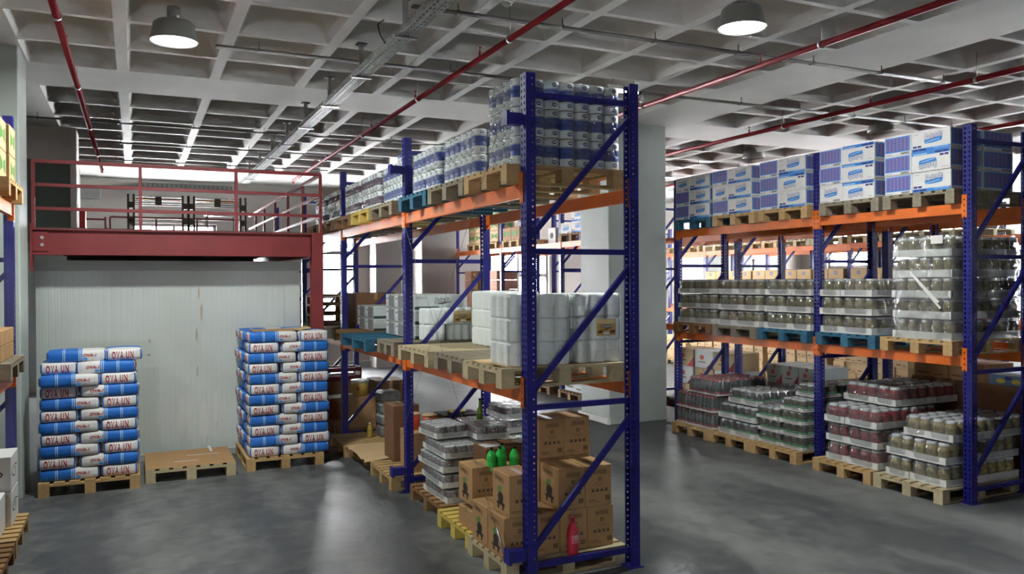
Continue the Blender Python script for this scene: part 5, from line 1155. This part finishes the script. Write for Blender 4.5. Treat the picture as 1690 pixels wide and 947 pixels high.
# ------------------------------------------------------------------ odds and ends on the floor pallets past the second upright
carton('brown carton standing behind the second upright', 2.58, 8.72, PH, .3, .36, .62, KRAFTD, tape='y'); carton('light brown carton under the orange red pots', 2.62, 8.2, PH, .34, .4, .4, KRAFT, tape='y')
POT = mat('orange_red_pot', (196, 84, 52), .45)
for i, (x, y) in enumerate(((2.72, 8.46), (2.86, 8.3))):
    t = thing('paint_pot', 'orange red pot with pale lid behind the second upright, %s' % ('left one', 'right one')[i], 'pot', (x, y, PH + .402), 0, 'orange red pots'); obj('pot_body', MB().lathe([(.075, 0), (.08, .16)], POT, 18), t); obj('pot_lid', MB().lathe([(.083, .155), (.083, .172), (.07, .175)], KRAFTL, 18), t)
carton('dark carton under the black tray behind the can stack', 3.05, 8.2, PH, .34, .4, .54, KRAFTD)
t = thing('serving_tray', 'thin black tray with a pale packet on it behind the can stack', 'tray', (3.2, 8.35, PH + .542)); obj('tray_plate', MB().cbox(-.22, .22, -.16, .16, 0, .02, RUBBER, .006), t); obj('packet', MB().cbox(-.1, .08, -.06, .06, .02, .055, mat('pale_yellow_packet', (206, 196, 130), .4), .015), t)
for k in range(4): thing('foil_pack', 'silver foil wrapped pack, %s of the grey pile on the slatted pallet' % tier(k, 4), 'pack', (2.97, 10.28, PH + k * .148), .1 * (k % 2), 'silver foil packs', MB().cbox(-.13, .13, -.14, .14, 0, .146, mat('dull_foil', (140, 144, 142), .35, metal=.4, noise=.35, nscale=16), .03))
bottle('small yellow bottle beside the silver foil packs', 2.72, 10.25, PH, .035, .19, mat('yellow_bottle', (170, 150, 60), .2, coat=.4), WHITEPL)
carton('wide brown carton holding the yellow tub past the third upright', 2.6, 10.98, PH, .4, .36, .42, KRAFT, tape='y'); carton('tall brown carton behind the one holding the yellow tub', 3.02, 11.02, PH, .42, .5, .62, KRAFTD, tape='y')
t = thing('tub', 'yellow plastic tub with white lid on the wide brown carton', 'tub', (2.82, 11.14, PH + .422)); obj('tub_body', MB().lathe([(.1, 0), (.12, .2)], mat('yellow_tub', (206, 176, 84), .45), 18), t); obj('tub_lid', MB().lathe([(.125, .19), (.127, .22), (.115, .225)], WHITEPL, 18), t)
obj('tub_emblem', MB().add([(.1135 * math.sin(-.5 + .2 * math.cos(a)), -.1135 * math.cos(-.5 + .2 * math.cos(a)), .11 + .03 * math.sin(a)) for a in [2 * PI * k / 10 for k in range(10)]], [tuple(range(10))], POT), t)
carton('brown carton with white top left of the third upright, low one', 2.5, 11.86, PH, .6, .36, .3, KRAFTD, tape=None); carton('brown carton behind the third upright, far one', 2.55, 12.24, PH, .6, .36, .5, KRAFTD, tape='y')
thing('paper_stack', 'white papers lying on the low brown carton left of third upright', 'paper', (2.8, 12.04, PH + .302), .1, None, MB().box(-.25, .25, -.15, .15, 0, .012, WHITEPL))
t = thing('crate', 'dark red plastic crate on the far brown carton', 'crate', (2.85, 12.42, PH + .502)); CR = mat('dark_red_plastic', (110, 26, 36), .5)
obj('crate_floor', MB().box(-.28, .28, -.17, .17, 0, .02, CR), t)
for s in (-1, 1): obj('crate_wall', MB().box(-.28, .28, s * .16 - .01, s * .16 + .01, .02, .08, CR).box(-.28, .28, s * .16 - .01, s * .16 + .01, .14, .2, CR), t); obj('crate_end', MB().box(s * .27 - .01, s * .27 + .01, -.17, .17, .02, .2, CR), t)
for k in range(3): pallet(2.4, 12.78 + .02 * k, k * .145, 'grey', .66, 1.0, 'weathered empty pallet of the floor pile behind the mezzanine post, %s' % ('bottom', 'middle', 'top')[k])
for k in range(3): pallet(2.4, 12.0 + .01 * k, ML1 + (k + 1) * .145, 'brown', .8, 1.0, 'brown empty pallet piled on the middle beam behind the mezzanine post, %s' % ('lower', 'middle', 'upper')[k])
